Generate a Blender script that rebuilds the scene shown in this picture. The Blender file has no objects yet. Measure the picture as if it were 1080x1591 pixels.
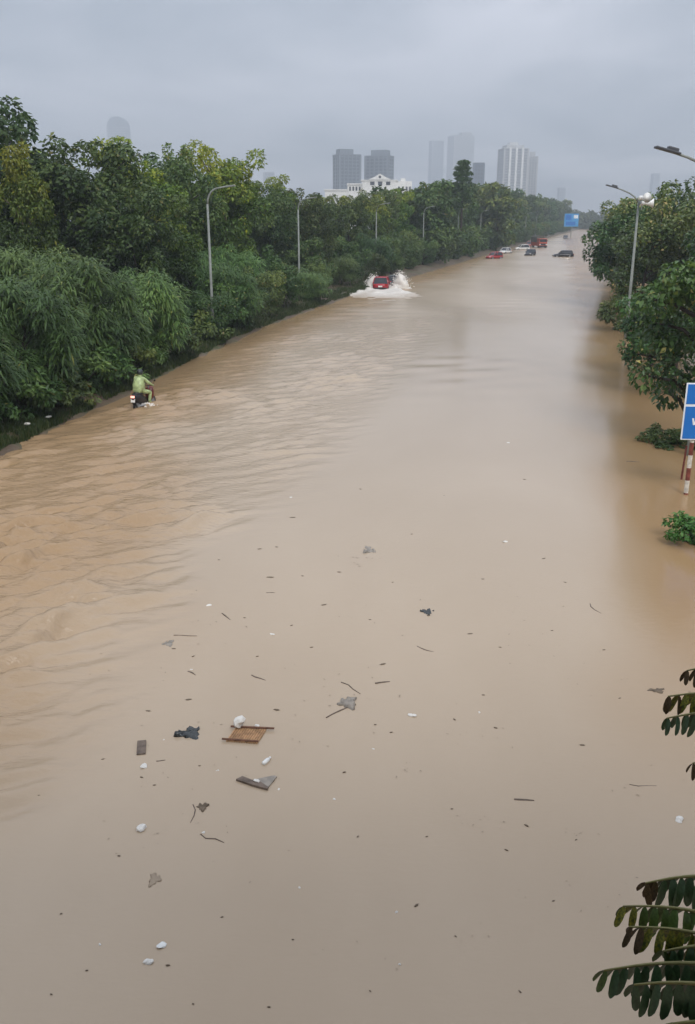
import bpy, bmesh, math, random
import numpy as np
from mathutils import Vector, Matrix

R = math.radians
SC = bpy.context.scene
COL = SC.collection
rng = np.random.default_rng(7)
random.seed(7)

# ------------------------------------------------------------------ camera, sky, sun, exposure
F_PX, W_PX, H_PX = 1400.0, 1080.0, 1591.0
PITCH, CAM_H = R(18.0), 7.5
cam_d = bpy.data.cameras.new('camera')
cam = bpy.data.objects.new('camera', cam_d); COL.objects.link(cam)
cam.location = (0, 0, CAM_H); cam.rotation_euler = (R(90) - PITCH, 0, 0)
cam_d.sensor_fit = 'VERTICAL'; cam_d.sensor_height = 36.0; cam_d.lens = 36.0 * F_PX / H_PX
cam_d.clip_start = 0.05; cam_d.clip_end = 12000
SC.camera = cam

SUN_EL, SUN_AZ = R(42), R(166)          # the veiled sun stands behind the photographer
world = bpy.data.worlds.new('World'); SC.world = world; world.use_nodes = True
wn, wl = world.node_tree.nodes, world.node_tree.links
wn.clear()
w_out = wn.new('ShaderNodeOutputWorld'); w_bg = wn.new('ShaderNodeBackground')
w_sky = wn.new('ShaderNodeTexSky'); w_sky.sky_type = 'NISHITA'; w_sky.sun_disc = False
w_sky.sun_elevation = SUN_EL; w_sky.sun_rotation = SUN_AZ
w_tc = wn.new('ShaderNodeTexCoord'); w_sep = wn.new('ShaderNodeSeparateXYZ')
wl.new(w_tc.outputs['Generated'], w_sep.inputs[0])
# overcast dome: brightness follows the CIE overcast law (1 + 2 sin h) / 3, broken by soft cloud bellies
w_cl = wn.new('ShaderNodeMath'); w_cl.operation = 'MAXIMUM'; w_cl.inputs[1].default_value = 0.0
wl.new(w_sep.outputs['Z'], w_cl.inputs[0])
w_lum = wn.new('ShaderNodeMath'); w_lum.operation = 'MULTIPLY_ADD'
w_lum.inputs[1].default_value = 7.2; w_lum.inputs[2].default_value = 4.4
wl.new(w_cl.outputs[0], w_lum.inputs[0])
# cloud layer: project the direction on a flat ceiling so the bellies stretch towards the horizon
w_z = wn.new('ShaderNodeMath'); w_z.operation = 'ADD'; w_z.inputs[1].default_value = 0.12
wl.new(w_cl.outputs[0], w_z.inputs[0])
w_div = wn.new('ShaderNodeVectorMath'); w_div.operation = 'DIVIDE'
w_comb = wn.new('ShaderNodeCombineXYZ')
for i in range(3): wl.new(w_z.outputs[0], w_comb.inputs[i])
wl.new(w_tc.outputs['Generated'], w_div.inputs[0]); wl.new(w_comb.outputs[0], w_div.inputs[1])
w_map = wn.new('ShaderNodeMapping'); w_map.inputs['Scale'].default_value = (0.95, 0.70, 0.0)
w_map.inputs['Location'].default_value = (3.1, 1.7, 0)
wl.new(w_div.outputs[0], w_map.inputs[0])
w_no = wn.new('ShaderNodeTexNoise'); w_no.inputs['Scale'].default_value = 1.0
w_no.inputs['Detail'].default_value = 5; w_no.inputs['Roughness'].default_value = 0.5; w_no.inputs['Distortion'].default_value = 0.35
wl.new(w_map.outputs[0], w_no.inputs['Vector'])
w_ramp = wn.new('ShaderNodeValToRGB')
w_ramp.color_ramp.elements[0].position = 0.37; w_ramp.color_ramp.elements[0].color = (0.56, 0.62, 0.72, 1)
w_ramp.color_ramp.elements[1].position = 0.62; w_ramp.color_ramp.elements[1].color = (1.10, 1.12, 1.24, 1)
wl.new(w_no.outputs[0], w_ramp.inputs[0])
w_mul = wn.new('ShaderNodeVectorMath'); w_mul.operation = 'SCALE'
wl.new(w_ramp.outputs[0], w_mul.inputs[0]); wl.new(w_lum.outputs[0], w_mul.inputs['Scale'])
w_mix = wn.new('ShaderNodeMix'); w_mix.data_type = 'RGBA'; w_mix.inputs['Factor'].default_value = 0.92
wl.new(w_sky.outputs[0], w_mix.inputs['A']); wl.new(w_mul.outputs[0], w_mix.inputs['B'])
wl.new(w_mix.outputs['Result'], w_bg.inputs['Color'])
w_bg.inputs['Strength'].default_value = 0.1
wl.new(w_bg.outputs[0], w_out.inputs['Surface'])

sun_d = bpy.data.lights.new('sun', 'SUN'); sun_d.energy = 1.5; sun_d.angle = R(22); sun_d.color = (1.0, 0.95, 0.88)
sun = bpy.data.objects.new('sun', sun_d); COL.objects.link(sun)
sdir = Vector((math.sin(SUN_AZ) * math.cos(SUN_EL), math.cos(SUN_AZ) * math.cos(SUN_EL), math.sin(SUN_EL)))
sun.rotation_euler = sdir.to_track_quat('Z', 'Y').to_euler(); sun.location = sdir * 50

vs = SC.view_settings
SC.display_settings.display_device = 'sRGB'
vs.view_transform = 'Standard'; vs.look = 'None'; vs.gamma = 1.0; vs.use_curve_mapping = False
vs.exposure = 0.6
SC.render.engine = 'CYCLES'
cy = SC.cycles
cy.use_denoising = True
cy.max_bounces = 8; cy.diffuse_bounces = 3; cy.glossy_bounces = 3; cy.transmission_bounces = 4
cy.volume_bounces = 0; cy.transparent_max_bounces = 8
cy.caustics_reflective = False; cy.caustics_refractive = False
cy.sample_clamp_indirect = 4.0

# ------------------------------------------------------------------ helpers
def ray(px, py):
    cx, cyy = (px - W_PX / 2) / F_PX, (H_PX / 2 - py) / F_PX
    return Vector((cx, cyy * math.sin(PITCH) + math.cos(PITCH), cyy * math.cos(PITCH) - math.sin(PITCH)))
def spot(px, py, z=0.0):
    """point of the plane z that the photograph shows at a pixel, and metres per pixel there"""
    d = ray(px, py); t = (z - CAM_H) / d.z
    return Vector((d.x * t, d.y * t, z)), t / F_PX
def at(px, py, depth):
    d = ray(px, py)
    return Vector((d.x * depth, d.y * depth, CAM_H + d.z * depth))

def empty(name, loc=(0, 0, 0), rz=0.0, label=None, cat=None, group=None):
    o = bpy.data.objects.new(name, None); COL.objects.link(o)
    o.location = loc; o.rotation_euler = (0, 0, rz); o.empty_display_size = 0.2
    return tag(o, label, cat, group)
def tag(o, label=None, cat=None, group=None, kind=None):
    if label: o['label'] = label
    if cat: o['category'] = cat
    if group: o['group'] = group
    if kind: o['kind'] = kind
    return o
def mesh_obj(name, me, parent=None, loc=None):
    o = bpy.data.objects.new(name, me); COL.objects.link(o)
    if parent is not None: o.parent = parent
    if loc is not None: o.location = loc
    return o
def np_mesh(name, V, Fq, m=None, smooth=False, tint=None):
    V = np.asarray(V, dtype=np.float32).reshape(-1, 3); Fq = np.asarray(Fq, dtype=np.int32)
    k = Fq.shape[1]; n = len(Fq)
    me = bpy.data.meshes.new(name)
    me.vertices.add(len(V)); me.vertices.foreach_set('co', V.ravel())
    me.loops.add(n * k); me.loops.foreach_set('vertex_index', Fq.ravel())
    me.polygons.add(n); me.polygons.foreach_set('loop_start', np.arange(n, dtype=np.int32) * k)
    if tint is not None:
        a = me.attributes.new('tint', 'FLOAT', 'FACE'); a.data.foreach_set('value', np.asarray(tint, dtype=np.float32))
    me.update(calc_edges=True)
    if smooth: me.polygons.foreach_set('use_smooth', np.ones(n, dtype=bool))
    if m: me.materials.append(m)
    return me

class MB:
    """collects shapes for ONE mesh object"""
    def __init__(self): self.bm = bmesh.new()
    def box(self, c, s, rz=0.0, rot=None, taper=1.0, bevel=0.0):
        M = Matrix.Translation(Vector(c)) @ (rot.to_4x4() if rot is not None else Matrix.Rotation(rz, 4, 'Z'))
        vs_ = []
        for z in (-.5, .5):
            k = taper if z > 0 else 1.0
            for x, y in ((-.5, -.5), (.5, -.5), (.5, .5), (-.5, .5)):
                vs_.append(self.bm.verts.new(M @ Vector((x * s[0] * k, y * s[1] * k, z * s[2]))))
        fs = [self.bm.faces.new([vs_[i] for i in f]) for f in ((3, 2, 1, 0), (4, 5, 6, 7), (0, 1, 5, 4), (1, 2, 6, 5), (2, 3, 7, 6), (3, 0, 4, 7))]
        if bevel:
            es = list({e for f in fs for e in f.edges})
            bmesh.ops.bevel(self.bm, geom=es, offset=bevel, segments=2, affect='EDGES', profile=0.5)
        return self
    def tube(self, pts, radii, n=8, cap=True):
        pts = [Vector(p) for p in pts]
        if not hasattr(radii, '__len__'): radii = [radii] * len(pts)
        rings = []; ref = None
        for i, p in enumerate(pts):
            t = (pts[min(i + 1, len(pts) - 1)] - pts[max(i - 1, 0)]).normalized()
            if ref is None: ref = Vector((1, 0, 0)) if abs(t.x) < 0.9 else Vector((0, 1, 0))
            u = (ref - t * ref.dot(t)).normalized(); v = t.cross(u); ref = u
            rings.append([self.bm.verts.new(p + (u * math.cos(2 * math.pi * k / n) + v * math.sin(2 * math.pi * k / n)) * radii[i]) for k in range(n)])
        for a, b in zip(rings, rings[1:]):
            for k in range(n): self.bm.faces.new((a[k], a[(k + 1) % n], b[(k + 1) % n], b[k]))
        if cap:
            self.bm.faces.new(list(reversed(rings[0]))); self.bm.faces.new(rings[-1])
        return self
    def prism(self, poly, z0, z1, M=None, top_scale=1.0):
        M = M or Matrix.Identity(4); n = len(poly)
        a = [self.bm.verts.new(M @ Vector((x, y, z0))) for x, y in poly]
        b = [self.bm.verts.new(M @ Vector((x * top_scale, y * top_scale, z1))) for x, y in poly]
        for k in range(n): self.bm.faces.new((a[k], a[(k + 1) % n], b[(k + 1) % n], b[k]))
        self.bm.faces.new(list(reversed(a))); self.bm.faces.new(b)
        return self
    def blob(self, c, s, seed=0, rough=0.25, sub=2, flat=None):
        r_ = random.Random(seed)
        res = bmesh.ops.create_icosphere(self.bm, subdivisions=sub, radius=1.0)
        ph = [(Vector((r_.uniform(-3, 3), r_.uniform(-3, 3), r_.uniform(-3, 3))), r_.uniform(0, 6)) for _ in range(5)]
        for v in res['verts']:
            k = 1 + rough * sum(math.sin(v.co.dot(d) + p) for d, p in ph) / 2.2
            q = v.co * k
            v.co = Vector((c[0] + q.x * s[0], c[1] + q.y * s[1], c[2] + q.z * s[2]))
        return self
    def build(self, name, m, parent=None, smooth=False, loc=None):
        bmesh.ops.recalc_face_normals(self.bm, faces=self.bm.faces[:])
        me = bpy.data.meshes.new(name); self.bm.to_mesh(me); self.bm.free()
        if smooth: me.polygons.foreach_set('use_smooth', np.ones(len(me.polygons), dtype=bool))
        me.materials.append(m)
        return mesh_obj(name, me, parent, loc)

def copy_tree(o, parent=None):
    c = o.copy(); COL.objects.link(c); c.parent = parent
    for ch in list(o.children): copy_tree(ch, c)
    return c

# ------------------------------------------------------------------ materials
def mat(name, col, rough=0.6, spec=0.4, var=0.25, scale=4.0, metal=0.0, bump=0.0, bump_scale=20.0, emit=None, emit_s=0.0, alt=None):
    m = bpy.data.materials.new(name); m.use_nodes = True
    n, l = m.node_tree.nodes, m.node_tree.links
    b = n['Principled BSDF']
    b.inputs['Roughness'].default_value = rough; b.inputs['Metallic'].default_value = metal
    b.inputs['Specular IOR Level'].default_value = spec
    tc = n.new('ShaderNodeTexCoord'); no = n.new('ShaderNodeTexNoise'); no.inputs['Scale'].default_value = scale; no.inputs['Detail'].default_value = 5
    l.new(tc.outputs['Object'], no.inputs['Vector'])
    rp = n.new('ShaderNodeValToRGB')
    a = alt or tuple(max(0.0, c * (1 - var)) for c in col)
    rp.color_ramp.elements[0].position = 0.35; rp.color_ramp.elements[0].color = (*a, 1)
    rp.color_ramp.elements[1].position = 0.62; rp.color_ramp.elements[1].color = (*[min(1, c * (1 + var * .3)) for c in col], 1)
    l.new(no.outputs[0], rp.inputs[0]); l.new(rp.outputs[0], b.inputs['Base Color'])
    if bump:
        n2 = n.new('ShaderNodeTexNoise'); n2.inputs['Scale'].default_value = bump_scale; n2.inputs['Detail'].default_value = 4
        l.new(tc.outputs['Object'], n2.inputs['Vector'])
        bp = n.new('ShaderNodeBump'); bp.inputs['Strength'].default_value = bump; bp.inputs['Distance'].default_value = 0.02
        l.new(n2.outputs[0], bp.inputs['Height']); l.new(bp.outputs[0], b.inputs['Normal'])
    if emit:
        b.inputs['Emission Color'].default_value = (*emit, 1); b.inputs['Emission Strength'].default_value = emit_s
    return m
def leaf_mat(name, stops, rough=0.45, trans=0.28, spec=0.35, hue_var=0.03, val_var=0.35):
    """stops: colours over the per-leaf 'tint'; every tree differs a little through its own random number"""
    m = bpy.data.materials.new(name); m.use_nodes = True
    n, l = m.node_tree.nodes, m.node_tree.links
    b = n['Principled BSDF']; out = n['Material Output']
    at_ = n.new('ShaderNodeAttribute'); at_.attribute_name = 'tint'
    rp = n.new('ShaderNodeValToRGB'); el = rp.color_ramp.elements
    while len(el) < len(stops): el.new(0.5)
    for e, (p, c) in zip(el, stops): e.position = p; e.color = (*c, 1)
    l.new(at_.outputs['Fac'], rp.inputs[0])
    oi = n.new('ShaderNodeObjectInfo'); hs = n.new('ShaderNodeHueSaturation')
    def remap(lo, hi):
        q = n.new('ShaderNodeMapRange'); q.inputs['To Min'].default_value = lo; q.inputs['To Max'].default_value = hi
        l.new(oi.outputs['Random'], q.inputs['Value']); return q
    l.new(remap(0.5 - hue_var, 0.5 + hue_var).outputs[0], hs.inputs['Hue'])
    wn_ = n.new('ShaderNodeTexWhiteNoise'); wn_.noise_dimensions = '1D'; l.new(oi.outputs['Random'], wn_.inputs['W'])
    q = n.new('ShaderNodeMapRange'); q.inputs['To Min'].default_value = 1 - val_var; q.inputs['To Max'].default_value = 1 + val_var * .6
    l.new(wn_.outputs['Value'], q.inputs['Value']); l.new(q.outputs[0], hs.inputs['Value'])
    l.new(rp.outputs[0], hs.inputs['Color'])
    l.new(hs.outputs[0], b.inputs['Base Color'])
    b.inputs['Roughness'].default_value = rough; b.inputs['Specular IOR Level'].default_value = spec
    tr = n.new('ShaderNodeBsdfTranslucent'); l.new(hs.outputs[0], tr.inputs['Color'])
    mx = n.new('ShaderNodeMixShader'); mx.inputs[0].default_value = trans
    l.new(b.outputs[0], mx.inputs[1]); l.new(tr.outputs[0], mx.inputs[2]); l.new(mx.outputs[0], out.inputs['Surface'])
    return m

M = {}
M['bark'] = mat('bark', (0.12, 0.095, 0.07), 0.9, 0.2, 0.4, 3, bump=0.5)
M['dark_bark'] = mat('dark_bark', (0.055, 0.045, 0.038), 0.85, 0.2, 0.4, 3, bump=0.5)
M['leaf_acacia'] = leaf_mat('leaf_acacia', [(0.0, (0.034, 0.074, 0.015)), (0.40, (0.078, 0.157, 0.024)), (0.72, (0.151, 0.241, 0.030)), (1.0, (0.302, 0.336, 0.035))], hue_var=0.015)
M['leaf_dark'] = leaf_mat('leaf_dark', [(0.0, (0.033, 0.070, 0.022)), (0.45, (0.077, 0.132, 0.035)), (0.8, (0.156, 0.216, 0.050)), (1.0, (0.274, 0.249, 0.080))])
M['leaf_feather'] = leaf_mat('leaf_feather', [(0.0, (0.041, 0.090, 0.028)), (0.45, (0.093, 0.178, 0.048)), (0.85, (0.169, 0.272, 0.067)), (1.0, (0.264, 0.298, 0.077))], spec=0.3)
M['leaf_bush'] = leaf_mat('leaf_bush', [(0.0, (0.042, 0.081, 0.025)), (0.45, (0.092, 0.152, 0.040)), (0.85, (0.169, 0.242, 0.060)), (1.0, (0.250, 0.224, 0.077))])
M['leaf_broad'] = leaf_mat('leaf_broad', [(0.0, (0.030, 0.067, 0.022)), (0.45, (0.078, 0.147, 0.037)), (0.8, (0.184, 0.252, 0.056)), (1.0, (0.517, 0.463, 0.169))], rough=0.35, spec=0.45)
M['grass'] = leaf_mat('grass', [(0.0, (0.03, 0.05, 0.015)), (0.6, (0.065, 0.10, 0.026)), (1.0, (0.15, 0.15, 0.05))])
M['pole'] = mat('pole_paint', (0.22, 0.24, 0.22), 0.5, 0.4, 0.2, 2)
M['pole_dark'] = mat('lamp_dark', (0.06, 0.065, 0.075), 0.45, 0.4, 0.2, 2)
M['white'] = mat('white_paint', (0.78, 0.78, 0.75), 0.5, 0.4, 0.12, 3)
M['red'] = mat('red_paint', (0.45, 0.03, 0.025), 0.5, 0.4, 0.25, 3)
M['concrete'] = mat('concrete', (0.32, 0.31, 0.29), 0.85, 0.25, 0.25, 1.5, bump=0.2)
M['steel'] = mat('galvanised_steel', (0.35, 0.36, 0.37), 0.45, 0.5, 0.2, 2, metal=0.4)

# ------------------------------------------------------------------ the lie of the road
E_D = np.array([-120, 0, 28.8, 43, 58, 70, 99, 140, 192, 300, 537, 700, 1200, 3400.])
E_X = np.array([-30, -15.2, -11.6, -9.5, -7.6, -5.4, 1.4, 12.4, 26.5, 57, 124, 170, 312, 940.])
def edge(d):
    d = np.asarray(d, dtype=float)
    return (np.interp(d - 6, E_D, E_X) + 2 * np.interp(d, E_D, E_X) + np.interp(d + 6, E_D, E_X)) / 4
def heading(d): return math.atan2(float(edge(d + 3) - edge(d - 3)), 6.0)      # angle from +Y towards +X

def vnoise(x, y, seed=0):
    """smooth value noise"""
    xi, yi = np.floor(x).astype(int), np.floor(y).astype(int); fx, fy = x - xi, y - yi
    fx, fy = fx * fx * (3 - 2 * fx), fy * fy * (3 - 2 * fy)
    def h(a, b):
        s = np.sin(a * 127.1 + b * 311.7 + seed * 74.7) * 43758.5453
        return s - np.floor(s)
    return (h(xi, yi) * (1 - fx) + h(xi + 1, yi) * fx) * (1 - fy) + (h(xi, yi + 1) * (1 - fx) + h(xi + 1, yi + 1) * fx) * fy

def strip(name, rows, cols, zfun, m, smooth=True):
    D, U = np.meshgrid(np.array(rows, float), np.array(cols, float), indexing='ij')
    X = edge(D) + U; Z = zfun(X, D, U)
    V = np.stack([X, D, Z], -1).reshape(-1, 3)
    nr, nc = D.shape
    i = (np.arange(nr - 1)[:, None] * nc + np.arange(nc - 1)[None, :]).ravel()
    Fq = np.stack([i, i + 1, i + nc + 1, i + nc], -1)
    return np_mesh(name, V, Fq, m, smooth), X, D, U

# ground: banks, flooded road bed and the land out to the horizon in one sheet
def ground_z(X, D, U):
    z = np.interp(U, [-3000, -200, -10, -4, -1.6, -0.7, 0.0, 0.35, 1.2, 23, 26, 46, 56, 60, 3000],
                  [0.9, 0.9, 0.75, 0.60, 0.42, 0.22, 0.02, -0.14, -0.35, -0.35, -0.22, -0.22, 0.2, 0.6, 0.9])
    near = (np.abs(U) < 12)
    z = z + near * ((vnoise(X * 0.7, D * 0.7, 1) - 0.5) * 0.22 + (vnoise(X * 2.3, D * 2.3, 2) - 0.5) * 0.10) * np.clip(1.2 - U * 0.5, 0, 1)
    return z
gm = bpy.data.materials.new('bank_earth'); gm.use_nodes = True
n, l = gm.node_tree.nodes, gm.node_tree.links; b = n['Principled BSDF']; b.inputs['Roughness'].default_value = 0.75
tc = n.new('ShaderNodeTexCoord'); no = n.new('ShaderNodeTexNoise'); no.inputs['Scale'].default_value = 0.8; no.inputs['Detail'].default_value = 8
rp = n.new('ShaderNodeValToRGB'); el = rp.color_ramp.elements
el[0].position = 0.36; el[0].color = (0.075, 0.050, 0.032, 1); el[1].position = 0.66; el[1].color = (0.055, 0.062, 0.022, 1)
e = el.new(0.5); e.color = (0.115, 0.085, 0.052, 1)
l.new(tc.outputs['Object'], no.inputs['Vector']); l.new(no.outputs[0], rp.inputs[0]); l.new(rp.outputs[0], b.inputs['Base Color'])
n2 = n.new('ShaderNodeTexNoise'); n2.inputs['Scale'].default_value = 7; n2.inputs['Detail'].default_value = 6
bp = n.new('ShaderNodeBump'); bp.inputs['Strength'].default_value = 0.7; bp.inputs['Distance'].default_value = 0.08
l.new(tc.outputs['Object'], n2.inputs['Vector']); l.new(n2.outputs[0], bp.inputs['Height']); l.new(bp.outputs[0], b.inputs['Normal'])
g_rows = list(np.arange(-30, 70, 0.5)) + list(np.arange(70, 160, 1.2)) + list(np.arange(160, 420, 4)) + list(np.arange(420, 900, 20)) + [1000, 1400, 2000, 3000]
g_rows = [-3000, -900, -300, -100] + g_rows
g_cols = [-3000, -900, -250, -80, -40, -20, -12, -9, -7, -5.5, -4.5, -3.6, -3, -2.5, -2.1, -1.8, -1.5, -1.25, -1, -.8, -.6, -.45, -.3, -.15, 0, .15, .3, .5, .8, 1.3, 3, 12, 22, 24, 27, 36, 46, 51, 56, 60, 80, 250, 900, 2900]
me, *_ = strip('ground', g_rows, g_cols, ground_z, gm)
tag(mesh_obj('ground', me), kind='structure')

# flood water ------------------------------------------------------
def px_of(X, Y):
    """picture position of points on the water, used only to read off where the photograph shows rough water"""
    zc = Y * math.cos(PITCH) + CAM_H * math.sin(PITCH); zc = np.maximum(zc, 0.5)
    yc = Y * math.sin(PITCH) - CAM_H * math.cos(PITCH)
    return W_PX / 2 + F_PX * X / zc, H_PX / 2 - F_PX * yc / zc
def smooth(a, lo, hi):
    t = np.clip((a - lo) / (hi - lo), 0, 1); return t * t * (3 - 2 * t)
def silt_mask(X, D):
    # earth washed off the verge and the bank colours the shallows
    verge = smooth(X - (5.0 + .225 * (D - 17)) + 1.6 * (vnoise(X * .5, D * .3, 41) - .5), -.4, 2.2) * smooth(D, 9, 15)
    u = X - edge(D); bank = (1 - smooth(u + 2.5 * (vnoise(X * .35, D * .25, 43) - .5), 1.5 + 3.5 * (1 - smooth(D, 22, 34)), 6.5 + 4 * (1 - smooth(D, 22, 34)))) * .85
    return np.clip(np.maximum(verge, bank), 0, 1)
def ripple_mask(X, D):
    # wind and wake chop lies in a tongue along the bank and spreads to about mid road further up
    u = X - edge(D)
    w1 = smooth(D, 9.0, 13) * (1 - smooth(D, 27, 36)) * (1 - smooth(u + 2.5 * (vnoise(X * .4, D * .4, 5) - .5), 7.4, 10.6))
    w2 = smooth(D, 20, 28) * (1 - smooth(D, 60, 95)) * smooth(u, 0.4, 2.5) * (1 - smooth(u, 6.5 + D * 0.05, 10.5 + D * 0.06)) * 0.8
    w3 = smooth(D, 45, 70) * 0.30 * smooth(vnoise(X * 0.16, D * 0.05, 9), 0.35, 0.75)
    back = 37.7 - D; side = X + 8.9 + back * .12        # the scooter's own little V of waves
    trail = (back > -0.6) * (back < 9) * np.exp(-((np.abs(side) - .12 - .30 * np.clip(back, 0, 9)) / .38) ** 2) * (1 - np.clip(back, 0, 9) / 10)
    return np.clip(np.maximum(np.maximum(np.maximum(w1, w2), w3), trail), 0, 1)
WAVES = []
r_ = random.Random(4)
for k in range(38):
    lam = r_.uniform(0.26, 0.6) if k % 2 else r_.uniform(.6, 1.3); th = R(116) + r_.gauss(0, 0.40)
    WAVES.append((2 * math.pi / lam * math.cos(th), 2 * math.pi / lam * math.sin(th), r_.uniform(0, 6.28), lam))
def water_z(X, D, U):
    m_ = ripple_mask(X, D)
    wx = X + 0.2 * (vnoise(X * .8, D * .8, 11) - .5) * 2; wy = D + 0.2 * (vnoise(X * .8, D * .8, 12) - .5) * 2
    z = np.zeros_like(X); fade = np.clip(1 - (D - 40) / 40, 0, 1)
    for kx, ky, ph, lam in WAVES:
        s = np.sin(kx * wx + ky * wy + ph)
        z += (0.85 * s + 0.40 * (1 - np.abs(np.sin((kx * wx + ky * wy + ph) / 2))) ** 1.5) * lam * 0.0150
    patch = 0.15 + 1.5 * vnoise(X * 0.55, D * 0.4, 21) * vnoise(X * 0.2, D * 0.16, 22) * 1.5
    z = z * m_ * fade * patch * (1 + 1.0 * (1 - smooth(D, 20, 30)))
    # long rollers left by the cars, running back down the road from the red hatchback
    u = X - edge(D); roll = smooth(D, 34, 62) * (1 - smooth(D, 150, 230)) * smooth(u, .5, 3) * (1 - smooth(u, 15, 21)) * smooth(vnoise(X * .11, D * .05, 51), .25, .7)
    z += roll * (0.030 * np.sin(D * 1.55 + X * .55 + 2.2 * vnoise(X * .25, D * .12, 52)) + 0.020 * np.sin(D * 2.3 - X * .9 + 3 * vnoise(X * .3, D * .2, 53)))
    z += (vnoise(X * 0.25, D * 0.25, 3) - 0.5) * 0.008
    return z
wm = bpy.data.materials.new('muddy_water'); wm.use_nodes = True
n, l = wm.node_tree.nodes, wm.node_tree.links; b = n['Principled BSDF']
b.inputs['IOR'].default_value = 1.33; b.inputs['Specular IOR Level'].default_value = 0.5
tc = n.new('ShaderNodeTexCoord')
mp = n.new('ShaderNodeMapping'); mp.inputs['Scale'].default_value = (0.10, 0.035, 0.1); l.new(tc.outputs['Object'], mp.inputs[0])
no = n.new('ShaderNodeTexNoise'); no.inputs['Scale'].default_value = 1.0; no.inputs['Detail'].default_value = 6; no.inputs['Distortion'].default_value = 0.6
l.new(mp.outputs[0], no.inputs['Vector'])
rp = n.new('ShaderNodeValToRGB'); el = rp.color_ramp.elements
el[0].position = 0.3; el[0].color = (0.362, 0.282, 0.196, 1); el[1].position = 0.7; el[1].color = (0.445, 0.358, 0.262, 1)
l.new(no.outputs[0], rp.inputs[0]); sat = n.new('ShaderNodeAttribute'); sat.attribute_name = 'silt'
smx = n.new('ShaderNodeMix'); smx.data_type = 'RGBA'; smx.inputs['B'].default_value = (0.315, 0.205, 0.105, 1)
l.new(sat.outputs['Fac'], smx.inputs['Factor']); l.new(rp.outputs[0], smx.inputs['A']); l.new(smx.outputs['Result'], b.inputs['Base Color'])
rat = n.new('ShaderNodeAttribute'); rat.attribute_name = 'ripple'
# fine ripples: two noises, stretched across the stream; strength follows the rough-water attribute
m2 = n.new('ShaderNodeMapping'); m2.inputs['Scale'].default_value = (1.6, 3.2, 1); m2.inputs['Rotation'].default_value = (0, 0, R(-22)); l.new(tc.outputs['Object'], m2.inputs[0])
nb = n.new('ShaderNodeTexNoise'); nb.inputs['Scale'].default_value = 2.4; nb.inputs['Detail'].default_value = 4; nb.inputs['Roughness'].default_value = 0.55; l.new(m2.outputs[0], nb.inputs['Vector'])
ma = n.new('ShaderNodeMath'); ma.operation = 'MULTIPLY_ADD'; ma.inputs[1].default_value = 1.0; ma.inputs[2].default_value = 0.07
l.new(rat.outputs['Fac'], ma.inputs[0])
bp = n.new('ShaderNodeBump'); bp.inputs['Distance'].default_value = 0.06
l.new(ma.outputs[0], bp.inputs['Strength']); l.new(nb.outputs[0], bp.inputs['Height']); l.new(bp.outputs[0], b.inputs['Normal'])
ro = n.new('ShaderNodeMapRange'); ro.inputs['To Min'].default_value = 0.10; ro.inputs['To Max'].default_value = 0.20; l.new(no.outputs[0], ro.inputs['Value'])
cat_ = n.new('ShaderNodeAttribute'); cat_.attribute_name = 'chop'        # unresolved wavelets: wind chop roughens the far stretch
rad_ = n.new('ShaderNodeMath'); rad_.operation = 'MULTIPLY_ADD'; rad_.inputs[1].default_value = 0.10; l.new(cat_.outputs['Fac'], rad_.inputs[0]); l.new(ro.outputs[0], rad_.inputs[2]); l.new(rad_.outputs[0], b.inputs['Roughness'])
w_rows = [-30, -10, 0, 3]; d_ = 5.0
while d_ < 60: w_rows.append(d_); d_ += 0.045 + 0.0045 * max(0, d_ - 8)
while d_ < 240: w_rows.append(d_); d_ *= 1.0065
while d_ < 900: w_rows.append(d_); d_ *= 1.02
w_rows += [1000, 1300, 1800, 2600]
w_cols = list(np.arange(-1.5, 14, 0.085)) + list(np.arange(14, 30, 0.5)) + [31, 34, 38, 43, 48, 53, 58]
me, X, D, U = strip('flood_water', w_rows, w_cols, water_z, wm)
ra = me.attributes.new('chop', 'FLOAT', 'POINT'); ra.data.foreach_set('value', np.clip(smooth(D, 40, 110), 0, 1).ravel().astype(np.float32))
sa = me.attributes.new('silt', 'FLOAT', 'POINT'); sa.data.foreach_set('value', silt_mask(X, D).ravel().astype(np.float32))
a = me.attributes.new('ripple', 'FLOAT', 'POINT'); a.data.foreach_set('value', ripple_mask(X, D).ravel().astype(np.float32))
tag(mesh_obj('flood_water', me), kind='structure')

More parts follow.
